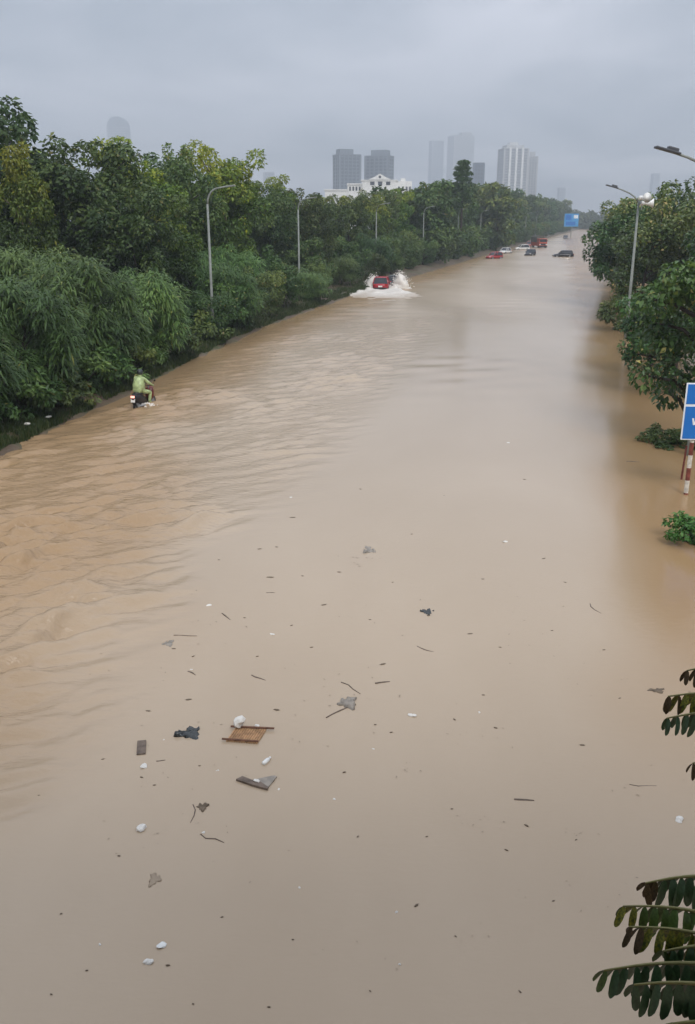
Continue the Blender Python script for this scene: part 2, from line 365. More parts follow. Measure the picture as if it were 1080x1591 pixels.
# ------------------------------------------------------------------ foliage
def unit(a): return a / np.maximum(np.linalg.norm(a, axis=-1, keepdims=True), 1e-6)
def clump_points(g, centers, radii, n_each, up_bias=0.25, inner=0.55):
    C, Rr, N, I = [], [], [], []
    for i, (c, r, n_) in enumerate(zip(centers, radii, n_each)):
        v = unit(g.normal(size=(n_, 3)) + np.array([0, 0, up_bias]))
        rad = r * (inner + (1 - inner) * g.random((n_, 1)) ** 0.6)
        C.append(c + v * rad * np.array([1, 1, 0.75])); N.append(v); I.append(np.full(n_, i))
    return np.concatenate(C), np.concatenate(N), np.concatenate(I)
def leaf_mesh(g, P, N, tint, L, Wd, m, name, droop=0.4):
    """folded two-triangle leaves"""
    n_ = len(P)
    nrm = unit(N * 0.55 + np.array([0, 0, 0.55]) + g.normal(size=(n_, 3)) * 0.42)
    T = unit(N + g.normal(size=(n_, 3)) * 0.7 + np.array([0, 0, -droop])); T = unit(T - nrm * np.sum(T * nrm, -1, keepdims=True))
    B = np.cross(nrm, T); s = g.uniform(0.65, 1.35, (n_, 1))
    l_, w_ = L * s, Wd * s * g.uniform(0.8, 1.2, (n_, 1))
    v0 = P; v1 = P + T * l_ * .45 + B * w_ * .5 + nrm * w_ * .16; v2 = P + T * l_ - nrm * l_ * .12; v3 = P + T * l_ * .45 - B * w_ * .5 + nrm * w_ * .16
    V = np.stack([v0, v1, v2, v3], 1).reshape(-1, 3)
    i = np.arange(n_) * 4
    Fq = np.stack([np.stack([i, i + 1, i + 2], -1), np.stack([i, i + 2, i + 3], -1)], 1).reshape(-1, 3)
    return np_mesh(name, V, Fq, m, False, np.repeat(tint, 2))
def frond_mesh(g, P, N, tint, L, Wd, m, name):
    """drooping feather leaves: a bent midrib with a tapering vane on each side"""
    n_ = len(P); hor = N * np.array([1, 1, 0.35]) + g.normal(size=(n_, 3)) * 0.35 + np.array([0, 0, 0.12])
    T = unit(hor); up = np.array([0, 0, 1.0]); Bv = unit(np.cross(T, up) + 1e-4); s = g.uniform(0.6, 1.3, (n_, 1)); l_ = L * s; w_ = Wd * s
    ts = np.array([0.0, 0.5, 1.0]); ww = np.array([0.5, 1.0, 0.1]); dr = g.uniform(0.35, 0.75, (n_, 1))
    rows = []
    for t, k in zip(ts, ww):
        p = P + T * l_ * t * (1 - 0.18 * t) - up * l_ * dr * t * t
        hw = w_ * 0.5 * k
        rows.append((p + Bv * hw - up * hw * 0.45, p, p - Bv * hw - up * hw * 0.45))
    V = np.stack([np.stack(r, 1) for r in rows], 1).reshape(-1, 3)        # n,4,3
    i = np.arange(n_) * 9; fs = []
    for a in range(2):
        for c in range(2):
            k = a * 3 + c; fs.append(np.stack([i + k, i + k + 1, i + k + 4, i + k + 3], -1))
    Fq = np.stack(fs, 1).reshape(-1, 4)
    return np_mesh(name, V, Fq, m, False, np.repeat(tint, 4))
def crown_clumps(g, H, Rad, base, n_c, top_heavy=0.0):
    zc, hz = (H + base) / 2, (H - base) / 2
    v = unit(g.normal(size=(n_c, 3))); k = 0.45 + 0.5 * g.random((n_c, 1)) ** 0.5
    C = v * k * np.array([Rad, Rad, hz]) + np.array([0, 0, zc]); C[:, 2] += top_heavy * g.random(n_c) * hz * .3
    out = g.random(n_c) < .2; C[out] = np.array([0, 0, zc]) + (C[out] - np.array([0, 0, zc])) * g.uniform(1.15, 1.4, (out.sum(), 1))   # boughs that stick out
    lobes = g.normal(size=(3, 3)) * np.array([Rad * .35, Rad * .35, hz * .25])      # uneven outline
    C += lobes[g.integers(0, 3, n_c)] * 0.6
    rad = g.uniform(0.18, 0.34, n_c) * Rad
    return C, rad
def wood(g, H, base, C, r0, m, name, lean=0.3, limbs=14):
    mb = MB(); top = Vector((g.normal() * lean, g.normal() * lean, base + (H - base) * 0.55)); kk = Vector((g.normal() * .25, g.normal() * .25, base * .6))
    spine = [Vector((0, 0, -0.6)), Vector((0, 0, 0.3)), kk, top * 0.75 + kk * .1, top]
    spine[3] = kk.lerp(top, 0.55)
    mb.tube(spine, [r0 * 1.25, r0, r0 * .8, r0 * .55, r0 * .3], 7)
    for i in g.choice(len(C), min(limbs, len(C)), replace=False):
        c = Vector(C[i]); t = min(1.0, max(0.0, (c.z - kk.z) / max(0.1, top.z - kk.z) - 0.25)); s = kk.lerp(top, t)
        mid = s.lerp(c, 0.5) + Vector((g.normal() * .15, g.normal() * .15, 0.25)); mb.tube([s, mid, c], [r0 * .38, r0 * .24, r0 * .1], 5)
    o = mb.build(name, m, smooth=True); me_ = o.data; bpy.data.objects.remove(o); return me_

PROTO = {}
def make_proto(key, style, H, Rad, base, n_c, n_leaf, L, Wd, m, bark, r0, seeds, top_heavy=0.0, young=0.25, limbs=14):
    PROTO[key] = []
    for s in seeds:
        g = np.random.default_rng(s); C, rad = crown_clumps(g, H, Rad, base, n_c, top_heavy)
        each = np.maximum(4, (n_leaf * rad ** 2 / np.sum(rad ** 2)).astype(int))
        P, N, I = clump_points(g, C, rad, each)
        kz = (H - base) / max(.1, np.percentile(P[:, 2], 98.8) - base); kr = Rad / np.percentile(np.hypot(P[:, 0], P[:, 1]), 97)
        for A in (P, C): A[:, 2] = base + (A[:, 2] - base) * kz; A[:, :2] *= kr
        fl = base * (.8 if base > 1.2 else .5); lo = P[:, 2] < fl; P[lo, 2] = fl + (P[lo, 2] - fl) * .2
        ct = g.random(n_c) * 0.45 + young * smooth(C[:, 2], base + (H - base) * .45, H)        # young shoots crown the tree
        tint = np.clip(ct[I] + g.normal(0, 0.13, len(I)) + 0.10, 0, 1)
        dead = g.random(len(I)) < 0.012; tint[dead] = 1.0
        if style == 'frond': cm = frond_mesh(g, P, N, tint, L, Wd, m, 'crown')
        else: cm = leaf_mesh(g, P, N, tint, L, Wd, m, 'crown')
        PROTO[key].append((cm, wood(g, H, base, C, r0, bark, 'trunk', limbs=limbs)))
def plant(key, name, x, y, z, label, cat, group=None, sc=1.0, sz=1.0, rz=None, var=None):
    v = PROTO[key]; cm, tm = v[(var if var is not None else random.randrange(len(v))) % len(v)]
    t = empty(name, (x, y, z), random.uniform(0, 6.28) if rz is None else rz, label, cat, group); t.scale = (sc, sc, sc * sz)
    mesh_obj('trunk', tm, t); mesh_obj('crown', cm, t)
    return t
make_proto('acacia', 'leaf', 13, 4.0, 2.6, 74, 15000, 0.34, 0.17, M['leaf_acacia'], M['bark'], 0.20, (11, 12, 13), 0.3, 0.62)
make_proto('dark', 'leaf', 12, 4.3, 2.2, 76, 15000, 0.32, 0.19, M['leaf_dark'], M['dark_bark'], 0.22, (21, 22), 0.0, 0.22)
make_proto('feather', 'frond', 5.6, 3.3, 0.3, 64, 9000, 0.50, 0.080, M['leaf_feather'], M['dark_bark'], 0.12, (31, 32, 33), 0.1, 0.2)
make_proto('bush', 'leaf', 4.4, 2.7, 0.2, 40, 6500, 0.24, 0.13, M['leaf_bush'], M['dark_bark'], 0.10, (41, 42, 43), 0.0, 0.2)
make_proto('low', 'leaf', 1.5, 1.3, 0.0, 18, 1300, 0.22, 0.10, M['leaf_bush'], M['dark_bark'], 0.04, (51, 52), 0.0, 0.25, limbs=5)
M['leaf_fresh'] = leaf_mat('leaf_fresh', [(0.0, (0.045, 0.095, 0.020)), (0.5, (0.090, 0.180, 0.034)), (1.0, (0.17, 0.25, 0.06))])
make_proto('fresh', 'leaf', 1.5, 1.3, 0.0, 18, 1300, 0.20, 0.11, M['leaf_fresh'], M['bark'], 0.04, (53,), 0.0, 0.3, limbs=5)
make_proto('broad', 'leaf', 9.6, 4.0, 1.9, 54, 8800, 0.30, 0.19, M['leaf_broad'], M['dark_bark'], 0.19, (61, 62, 63), 0.1, 0.30)
make_proto('overhang', 'leaf', 6.6, 2.9, 1.9, 40, 5600, 0.24, 0.145, M['leaf_broad'], M['dark_bark'], 0.27, (64, 65, 66), 0.0, 0.16)
make_proto('far_tall', 'leaf', 13, 4.4, 2.0, 40, 2600, 0.75, 0.42, M['leaf_dark'], M['bark'], 0.2, (71, 72, 73), 0.2, 0.3, limbs=6)
make_proto('far_low', 'leaf', 5.6, 3.6, 0.2, 26, 1300, 0.65, 0.34, M['leaf_bush'], M['dark_bark'], 0.12, (81, 82), 0.0, 0.2, limbs=5)

def bank_z(u): return float(np.interp(u, [-10, -4, -1.6, -0.7, 0], [0.75, 0.6, 0.42, 0.22, 0.02]))
def left_tree(key, name, d, u, label, cat, group=None, **k):
    return plant(key, name, float(edge(d)) + u, d, bank_z(u), label, cat, group, **k)
ORD = ['first', 'second', 'third', 'fourth', 'fifth', 'sixth', 'seventh', 'eighth', 'ninth', 'tenth', 'eleventh', 'twelfth', 'thirteenth']
LAMPS = ((321, 60.0), (463, 91.6), (585, 124), (659, 155), (713, 187), (748, 219), (778, 250), (800, 281), (818, 313), (834, 350))
COUNT = {}
def past_lamp(kind, row, d):
    """which one it is, counted away from the lamp post it follows"""
    i = sum(1 for _, ld in LAMPS if ld <= d); k = COUNT[(kind, row, i)] = COUNT.get((kind, row, i), -1) + 1
    w = ORD[min(k, 12)]
    if i == 0: return '%s %s before the first curved lamp post, %s' % (w, kind, row)
    return '%s %s past the %s curved lamp post, %s' % (w, kind, ORD[i - 1], row)
def fit(d, x, ytop, z0, H):
    """scale that lifts a tree's top to the height the photograph shows"""
    zc = d * math.cos(PITCH); 
    for _ in range(4):
        z = CAM_H + (ray(540, ytop).z / ray(540, ytop).y) * d
    return (z - z0) / H
HT = {'acacia': 13, 'dark': 12, 'feather': 5.6, 'bush': 4.4, 'far_tall': 13, 'far_low': 5.6, 'broad': 9.6, 'overhang': 6.6}
def bank_tree(key, name, d, u, ytop, label, cat, group=None, wide=1.0, **k):
    sc = fit(d, 0, ytop, bank_z(u), HT[key]); t = left_tree(key, name, d, u, label, cat, group, sc=1.0, **k)
    w = (sc if sc > .8 else (sc + .8) / 2) * wide; t.scale = (w, w, sc); return t
GT, GB = 'tall trees along the flooded bank', 'shrubs along the flooded bank'
# tall row: the ones near the photographer are each their own tree
def by_px(d, px): return (px - 540) / F_PX * (d * math.cos(PITCH) + 1.5) - float(edge(d))
for key, nm, d, px, yt, lab, wd, v in (('dark', 'broadleaf_tree', 60, 2, 142, 'tallest dark green tree of the bank, towering over all the others', .98, 0),
        ('acacia', 'acacia_tree', 55, 48, 236, 'narrow tree with yellow green shoots at the foot of the tallest dark tree', .62, 1),
        ('dark', 'broadleaf_tree', 62, 130, 226, 'round dark crowned tree between the tallest tree and the yellow green acacias', 1.05, 1),
        ('acacia', 'acacia_tree', 66, 222, 226, 'acacia with pale flowering top beside the round dark crowned tree', .9, 2),
        ('dark', 'broadleaf_tree', 73, 286, 240, 'dark leafy tree wedged between the two yellow green acacias', .85, 0),
        ('acacia', 'acacia_tree', 80, 354, 233, 'bright yellow green acacia rising just past the first curved lamp post', .98, 0),
        ('acacia', 'acacia_tree', 103, 432, 280, 'green acacia stepping down between the first and second curved lamp posts', .95, 1),
        ('dark', 'broadleaf_tree', 58, 215, 300, 'lower grey green tree in front of the pale flowering acacia', .9, 1),
        ('acacia', 'acacia_tree', 64, 270, 325, 'low yellow green tree left of the first curved lamp post'.replace('left of', 'just before'), .7, 2)):
    bank_tree(key, nm, d, by_px(d, px), yt, lab, 'tree', wide=wd, var=v)
for d, u, yt, key in ((40, -17, 215, 'dark'), (47, -16, 240, 'acacia'), (56, -17, 243, 'dark'), (70, -16, 246, 'acacia'), (84, -15, 262, 'dark'), (96, -15, 292, 'acacia'), (108, -14, 306, 'dark')):
    bank_tree(key, 'roadside_tree', d, u, yt, past_lamp('tall tree', 'rear row of the bank', d), 'tree', GT)
for d, u, yt, key in ((99, -9.5, 292, 'dark'), (102, -13, 294, 'acacia'), (103, -7.5, 300, 'dark'), (106, -9.5, 310, 'acacia'), (112, -8.0, 311, 'dark'), (118, -10, 309, 'acacia'), (124, -8, 307, 'dark'), (130, -10, 307, 'acacia'), (137, -8, 306, 'acacia'), (144, -9.5, 302, 'dark'), (150, -8, 297, 'acacia')):
    bank_tree(key, 'roadside_tree', d, u, yt + random.uniform(-3, 3), past_lamp('tall tree', 'front row', d), 'tree', GT)
d = 157.0
while d < 640:
    u = -7.0 - random.uniform(0, 4); px = 540 + (float(edge(d)) + u) / d * 1472
    yt = float(np.interp(px, [640, 680, 700, 760, 800, 840, 870, 900], [297, 290, 290, 291, 304, 308, 314, 324])) + random.uniform(-4, 5)
    bank_tree('far_tall', 'roadside_tree', d, u, yt, past_lamp('tall tree', 'front row', d) if d < 350 else 'hazy tall tree beyond the last visible curved lamp post', 'tree', GT if d < 350 else 'hazy far trees of the bank'); d += random.uniform(6, 8) * (1 if d < 330 else 1.9)
# front row of shrubs hanging over the water
bank_tree('feather', 'feathery_shrub', 31.0, -3.2, 432, 'feathery drooping shrub at the edge of view, lowest on the flooded bank', 'shrub', var=0)
bank_tree('feather', 'feathery_shrub', 36.0, -2.8, 430, 'feathery drooping shrub beside the motorcyclist in green raincoat', 'shrub', var=1)
bank_tree('feather', 'feathery_shrub', 42.0, -2.6, 405, 'big feathery domed shrub just beyond the motorcyclist', 'shrub', var=2, wide=1.05)
bank_tree('feather', 'feathery_shrub', 48.5, -2.2, 425, 'feathery shrub between the domed shrub and the first curved lamp post', 'shrub', var=0)
bank_tree('feather', 'feathery_shrub', 29.5, -8.0, 400, 'feathery shrub growing behind the lowest feathery shrub of the bank', 'shrub', var=1)
bank_tree('feather', 'feathery_shrub', 38, -8.0, 392, 'feathery shrub peeping over the ones beside the motorcyclist', 'shrub', var=2)
bank_tree('feather', 'feathery_shrub', 46, -7.5, 384, 'wide feathery dome rising behind the domed shrub', 'shrub', var=1)
bank_tree('bush', 'round_shrub', 57.4, by_px(57.4, 324), 458, 'round dark shrub standing before the foot of the first curved lamp post', 'shrub', var=0)
bank_tree('feather', 'feathery_shrub', 63, by_px(63, 352), 415, 'small feathery shrub wrapping the first curved lamp post', 'shrub', var=2)
for d, u, key, yt in ((52, -6.0, 'bush', 400), (62, -1.6, 'bush', 432), (65, -4.6, 'feather', 392), (70, -1.6, 'bush', 425), (72, -4.6, 'feather', 388), (77, -1.6, 'bush', 415), (80, -4.6, 'bush', 392), (85, -1.6, 'feather', 422), (88, -4.6, 'bush', 408), (93, -3.0, 'bush', 408), (97, -5.0, 'bush', 376), (103, -3.2, 'feather', 402), (108, -4.2, 'bush', 372), (113, -1.6, 'bush', 396), (119, -3.8, 'feather', 370), (125, -2.6, 'bush', 390), (130, -4.2, 'bush', 366), (137, -3, 'bush', 376), (143, -4, 'bush', 364), (150, -3, 'bush', 370)):
    bank_tree(key, 'round_shrub', d, u, yt + random.uniform(-4, 4), past_lamp('dark shrub', 'at the water', d), 'shrub', GB)
d = 157.0
while d < 640:
    left_tree('far_low', 'round_shrub', d, -2.9 - random.uniform(0, 1.3), past_lamp('dark shrub', 'at the water', d) if d < 350 else 'hazy low shrub beyond the last visible curved lamp post', 'shrub', GB if d < 350 else 'hazy far shrubs of the bank', sc=random.uniform(0.85, 1.1)); d += random.uniform(5.5, 7.5) * (1 if d < 330 else 2.4)
for i, (d, u, near) in enumerate(((33.2, -1.3, 'low bush at the waterline just before the motorcyclist'), (38.6, -1.2, 'low bush at the waterline level with the motorcyclist'), (40.9, -1.2, 'low bush at the waterline ahead of the motorcyclist'), (46, -1.0, 'low bush at the waterline under the domed feathery shrub'), (50.5, -.9, 'low bush at the waterline before the round dark shrub'), (56.5, -1.0, 'low bush at the waterline by the first curved lamp post'), (66, -1.0, 'low bush at the waterline past the first curved lamp post'), (29.8, -2.0, 'low bush at the very edge of view on the muddy bank'), (34.6, -1.1, 'small low bush on the muddy bank two metres before the motorcyclist'), (36.3, -1.0, 'small low bush on the muddy bank beside the rear wheel of the scooter'), (31.6, -1.6, 'low bush on the muddy bank by the white litter'), (43.4, -1.0, 'low bush at the waterline a few metres ahead of the motorcyclist'))):
    left_tree('low', 'low_bush', d, u, near, 'bush', 'low bushes at the waterline', sc=random.uniform(0.8, 1.2))

# far wood closing the road where it bends out of sight
def far_wood():
    g = np.random.default_rng(91); P, N, T = [], [], []
    for k in range(150):
        t = k / 149; x = 120 + 330 * t + g.normal() * 6; y = 760 + g.normal() * 25 + 60 * t; h = g.uniform(9, 15); r = g.uniform(4, 7); n_ = 150
        v = unit(g.normal(size=(n_, 3)) + np.array([0, -.2, .3])); P.append(np.array([x, y, h * .5]) + v * np.array([r, r, h * .52]) * g.uniform(.75, 1, (n_, 1))); N.append(v); T.append(np.clip(g.random() * .4 + g.random(n_) * .4, 0, 1))
    me_ = leaf_mesh(g, np.concatenate(P), np.concatenate(N), np.concatenate(T), 2.6, 1.7, M['leaf_dark'], 'far_wood')
    tag(mesh_obj('far_wood', me_), 'hazy wood closing off the far end of the flooded road', 'wood', kind='stuff')
far_wood()

# trees standing in the flood on the other side
def right_tree(px, py, label, key='broad', name='broadleaf_tree', group=None, cat='tree', **k):
    p, _ = spot(px, py); return plant(key, name, p.x, p.y, -0.2, label, cat, group, **k)
right_tree(1082, 697, 'dark broadleaf tree with thick black trunk directly behind the blue road sign', key='overhang', sc=1.0, var=0).scale = (.84, .84, 1.0)
right_tree(1040, 612, 'slim trunked broadleaf tree whose trunk shows past the thick black trunk', key='overhang', sc=0.78, var=1)
right_tree(1002, 583, 'small broadleaf tree in the flood just before the loudspeaker post', key='overhang', sc=0.66, var=2)
GR = 'trees beyond the loudspeaker post'
for i, (x, d, yt, key) in enumerate(((20.2, 46, 340, 'broad'), (22.6, 55, 290, 'broad'), (26.0, 63, 270, 'broad'), (22.2, 69.5, 322, 'broad'), (27.0, 75, 290, 'broad'), (24.2, 82, 318, 'broad'), (29.5, 86, 300, 'broad'), (27.6, 93, 318, 'broad'), (31.0, 104, 316, 'broad'), (34.0, 114, 318, 'broad'))):
    sc = fit(d, 0, yt, -.2, 9.6); t = plant(key, 'broadleaf_tree', x, d, -.2, ('%s leafy tree %s the loudspeaker post on the flooded verge' % (ORD[i if i < 3 else i - 3], 'to the outside of' if i < 3 else 'past')), 'tree', GR); t.scale = (.95, .95, sc)
for i, d in enumerate(list(np.arange(126, 330, 14)) + list(np.arange(340, 680, 26))):
    t = plant('far_tall', 'roadside_tree', float(edge(d)) + 29 + random.uniform(0, 3), float(d), -0.2, 'hazy tree of the far verge row, across the water from the stalled cars', 'tree', 'hazy trees of the far verge', sc=1); sc = fit(d, 0, 322 + random.uniform(-4, 4), -.2, 13); t.scale = (.8, .8, sc)

# ------------------------------------------------------------------ unseen bridge under the camera, roofed and widened to shade the near water
fb = empty('shade_bridge', (0, -1.9, 0), 0, 'unseen concrete bridge under the camera, its roof and width added to shade the near water', 'shade_bridge')
MB().box((0, -1.3, 5.75), (64, 5.8, 0.3)).box((0, 1.2, 5.3), (64, 0.4, 0.6)).box((0, -3.8, 5.3), (64, 0.4, 0.6)).build('deck', M['concrete'], fb)  # deck made wide behind the camera to block sky light from the near water
MB().box((0, -0.3, 8.95), (64, 8.2, 0.08)).build('roof', M['steel'], fb)  # roof added out of view; its overhang casts the soft shade on the water
for x in range(-30, 31, 6):
    for y in (-4.0, 1.45): MB().box((x + .5, y, 7.43), (0.1, 0.1, 2.98)).build('post', M['steel'], fb)
for x in (-22, 27):
    MB().tube([(x, 0, -0.6), (x, 0, 5.0)], 0.55, 16).build('pier', M['concrete'], fb)
for y in (-4.0, 1.45):
    mb = MB().tube([(-32, y, 6.95), (32, y, 6.95)], 0.035, 8)
    mb.build('handrail', M['steel'], fb)

# ------------------------------------------------------------------ street lamps
lamp_first = None
LAMP_LABELS = {0: 'grey curved street lamp rising from the feathery shrubs, tallest in the row', 1: 'grey curved street lamp second along the bank, in front of a yellow green acacia',
               2: 'grey curved street lamp behind the splashing red car', 3: 'grey curved street lamp just past the splashing red car, fourth along the bank'}
for i, (px, d) in enumerate(LAMPS):
    zc = d * math.cos(PITCH) - 2.1 * math.sin(PITCH); x = (px - 540) / F_PX * zc
    lab = LAMP_LABELS.get(i, 'distant grey curved street lamp, %s along the bank, half sunk in the trees' % ORD[i])
    if lamp_first is None:
        t = empty('street_lamp', (x, d, 0.3), 0, lab, 'street lamp', 'curved street lamps on the bank')
        MB().tube([(0, 0, -0.3), (0, 0, 0.5), (0, 0, 8.1)], [0.11, 0.105, 0.07], 10).build('pole', M['pole'], t, True)
        pts = [(0, 0, 8.1)] + [(0.75 * (1 - math.cos(a)), 0, 8.1 + 0.95 * math.sin(a)) for a in (0.3, 0.6, 0.9, 1.2, 1.4)] + [(1.25, 0.02, 9.15)]
        MB().tube(pts, [0.068, .064, .06, .056, .052, .048, .045], 8).build('arm', M['pole'], t, True)
        MB().box((1.52, 0.02, 9.17), (0.62, 0.2, 0.11), rot=Matrix.Rotation(R(-6), 3, 'Y'), bevel=0.03).build('lamp_head', M['pole'], t)
        lamp_first = t
    else:
        t = copy_tree(lamp_first); t.location = (x, d, 0.3)
        if i < 4: t['label'] = lab
        else: t['label'] = lab
    t.rotation_euler.z = -heading(d) * 0.7
def led_lamp(x, d, rz, label):
    t = empty('street_lamp', (x, d, -0.3), rz, label, 'street lamp')
    MB().tube([(0, 0, 0), (0, 0, 0.8), (0, 0, 8.9)], [0.12, 0.11, 0.07], 10).build('pole', M['pole'], t, True)
    MB().tube([(0, 0, 8.8), (-0.25, 0, 9.12), (-0.65, 0, 9.38), (-1.15, 0, 9.58), (-1.5, 0, 9.68)], [0.055, .05, .045, .04, .036], 8).build('arm', M['pole'], t, True)
    hd = MB().box((-1.78, 0, 9.77), (0.80, 0.26, 0.07), rot=Matrix.Rotation(R(14), 3, 'Y'), bevel=0.025).build('lamp_head', M['pole_dark'], t)
    MB().box((-1.62, 0, 9.80), (0.34, 0.20, 0.12), rot=Matrix.Rotation(R(14), 3, 'Y'), bevel=0.03).build('driver_box', M['pole_dark'], hd)
    return t
zc = 57.5; lpx = (991 - 540) / F_PX * zc
l1 = led_lamp(lpx, 60.6, R(0), 'lamp post carrying white loudspeakers, its flat dark head over the water')
led_lamp((1020 - 540) / F_PX * 27 + 2.15, 29.2, R(2), 'lamp whose dark flat head reaches in at the upper edge of view above the trees')
def horn(loc, rz, label):
    t = empty('horn_loudspeaker', loc, rz, label, 'loudspeaker')
    MB().tube([(0, 0, 0), (0.18, 0, 0), (0.42, 0, 0), (0.60, 0, 0)], [0.10, 0.09, 0.17, 0.31], 14).build('horn', M['white'], t, True)
    MB().tube([(-0.22, 0, 0), (0.02, 0, 0)], 0.14, 12).build('driver', M['white'], t, True)
    MB().box((-0.1, 0, -0.2), (0.06, 0.06, 0.35)).build('bracket', M['steel'], t)
horn((lpx + 0.25, 60.4, 8.45), R(-12), 'white horn loudspeaker pointing away from the road on the lamp post')
horn((lpx + 0.05, 60.2, 8.78), R(-75), 'white horn loudspeaker facing the camera above the other horn')

# ------------------------------------------------------------------ buildings in the haze
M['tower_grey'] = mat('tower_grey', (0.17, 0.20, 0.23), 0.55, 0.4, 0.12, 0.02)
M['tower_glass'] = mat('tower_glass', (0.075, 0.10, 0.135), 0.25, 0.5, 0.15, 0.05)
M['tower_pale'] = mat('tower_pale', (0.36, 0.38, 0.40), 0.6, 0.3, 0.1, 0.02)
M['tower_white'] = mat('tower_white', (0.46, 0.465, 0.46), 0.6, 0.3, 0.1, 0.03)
M['palace'] = mat('palace_white', (0.80, 0.80, 0.77), 0.6, 0.3, 0.08, 0.1)
M['dark_glass'] = mat('dark_glass', (0.03, 0.035, 0.045), 0.15, 0.5, 0.2, 0.5)
def px_site(x0, x1, ytop, depth):
    c = at((x0 + x1) / 2, ytop, depth); return c.x, c.y, c.z, (x1 - x0) / F_PX * depth
def shaft(t, c, s, z0, z1, bays, m_wall, m_glass, floor_h=4.0, ribs=True):
    """a tower shaft: core of glass, corner piers and mullion piers standing proud, floor bands joined into one piece"""
    MB().box((c[0], c[1], (z0 + z1) / 2), (s[0] - 1.2, s[1] - 1.2, z1 - z0)).build('glazing', m_glass, t)
    for k in range(bays + 1):
        x = c[0] - s[0] / 2 + .7 + (s[0] - 1.4) * k / bays
        MB().box((x, c[1] - s[1] / 2 + .55, (z0 + z1) / 2), (1.5 if k not in (0, bays) else 2.6, 1.4, z1 - z0 + .2)).build('pier', m_wall, t)
    nb = max(2, int(s[1] / (s[0] / bays)))
    for k in range(1, nb + 1):
        y = c[1] - s[1] / 2 + (s[1] - .7) * k / nb
        for sx in (-1, 1): MB().box((c[0] + sx * (s[0] / 2 - .5), y, (z0 + z1) / 2), (1.4, 1.5, z1 - z0 + .2)).build('pier', m_wall, t)
    if ribs:
        mb = MB(); z = z0 + floor_h
        while z < z1: mb.box((c[0], c[1], z), (s[0] - .55, s[1] - .55, floor_h * .36)); z += floor_h
        tag(mb.build('floor_band', m_wall, t), kind='stuff')
    MB().box((c[0], c[1], z1 + .5), (s[0] + .6, s[1] + .6, 1.4)).build('parapet', m_wall, t)
def tower(x0, x1, ytop, depth, label, mw, mg, bays=5, rz=0.0, depth_k=0.8, caps=(), name='tower_block', ribs=True, floor_h=4.0):
    x, y, z, w = px_site(x0, x1, ytop, depth)
    if rz: w /= (abs(math.cos(rz)) + abs(math.sin(rz)) * depth_k)
    t = empty(name, (x, y + w * depth_k / 2, 0), rz, label, 'tower')
    shaft(t, (0, 0), (w, w * depth_k), 0, z, bays, mw, mg, floor_h, ribs)
    for fx, fw, h in caps:
        MB().box((fx * w, 0, z + 1.2 + h / 2), (fw * w, fw * w * depth_k, h)).build('roof_block', mw, t)
    return t
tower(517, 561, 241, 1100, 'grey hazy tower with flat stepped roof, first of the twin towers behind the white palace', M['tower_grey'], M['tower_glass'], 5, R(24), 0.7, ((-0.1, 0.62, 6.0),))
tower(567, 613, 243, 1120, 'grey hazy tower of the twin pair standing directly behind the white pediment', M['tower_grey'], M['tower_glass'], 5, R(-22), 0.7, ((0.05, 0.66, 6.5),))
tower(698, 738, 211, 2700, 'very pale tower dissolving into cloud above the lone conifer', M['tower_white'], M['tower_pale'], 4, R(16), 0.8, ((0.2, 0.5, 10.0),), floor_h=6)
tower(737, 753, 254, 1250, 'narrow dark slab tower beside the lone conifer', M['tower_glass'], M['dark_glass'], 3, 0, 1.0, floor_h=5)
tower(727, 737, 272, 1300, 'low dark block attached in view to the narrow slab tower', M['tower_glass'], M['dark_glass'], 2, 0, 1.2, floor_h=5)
x, y, z, w = px_site(780, 822, 231, 1400)
t = empty('residential_tower', (x, y + 18, 0), R(8), 'tall white ribbed residential tower with tiered crown in the haze', 'tower')
shaft(t, (0, 0), (w * .94, w * .8), 0, z, 4, M['tower_white'], M['tower_grey'], 4.0, True)
for k in (-.24, 0.0, .24): MB().box((k * w, -w * .41, z * .5), (w * .075, 2.2, z + 3)).build('white_rib', M['palace'], t)
MB().box((-.02 * w, 0, z + 3.6), (w * .66, w * .6, 4.4)).build('roof_tier', M['tower_white'], t)
MB().box((-.04 * w, 0, z + 8), (w * .36, w * .4, 4.4), taper=.8).build('roof_tier', M['tower_white'], t)
tower(822, 838, 244, 1450, 'slimmer white tower adjoining the ribbed residential tower', M['tower_white'], M['tower_grey'], 3, R(-8), 1.0, ((-0.1, 0.6, 7.0),))
# curved-top tower, dissolving in cloud on the other side
x, y, z, w = px_site(163, 195, 180, 2750)
t = empty('curved_tower', (x, y + 30, 0), 0, 'faint round topped skyscraper dissolving in cloud above the trees', 'tower')
prof = [(-w / 2, 0), (w / 2, 0)] + [(w / 2 * math.cos(a) * (1 if a < 1.57 else .95), z - w * .45 + w * .45 * math.sin(a)) for a in np.linspace(0.05, 3.09, 12)]
MB().prism(prof, -22, 22, Matrix.Rotation(R(90), 4, 'X')).build('shaft', M['tower_grey'], t)
mb = MB()
for k in range(1, 40): mb.box((0, 0, k * (z - w * .4) / 40), (w + .8, 45, 2.2))
tag(mb.build('floor_band', M['tower_pale'], t), kind='stuff')
x, y, z, w = px_site(319, 331, 228, 1700)
t = empty('spire_tower', (x, y, 0), 0, 'thin grey pointed spire peeping over the yellow green acacia', 'tower')
MB().prism([(-w / 2, -6), (w / 2, -6), (w / 2, 6), (-w / 2, 6)], 0, z - 26).build('shaft', M['tower_grey'], t)
MB().prism([(-w / 2, -6), (w / 2, -6), (w / 2, 6), (-w / 2, 6)], z - 26, z, top_scale=0.12).build('spire', M['tower_grey'], t)
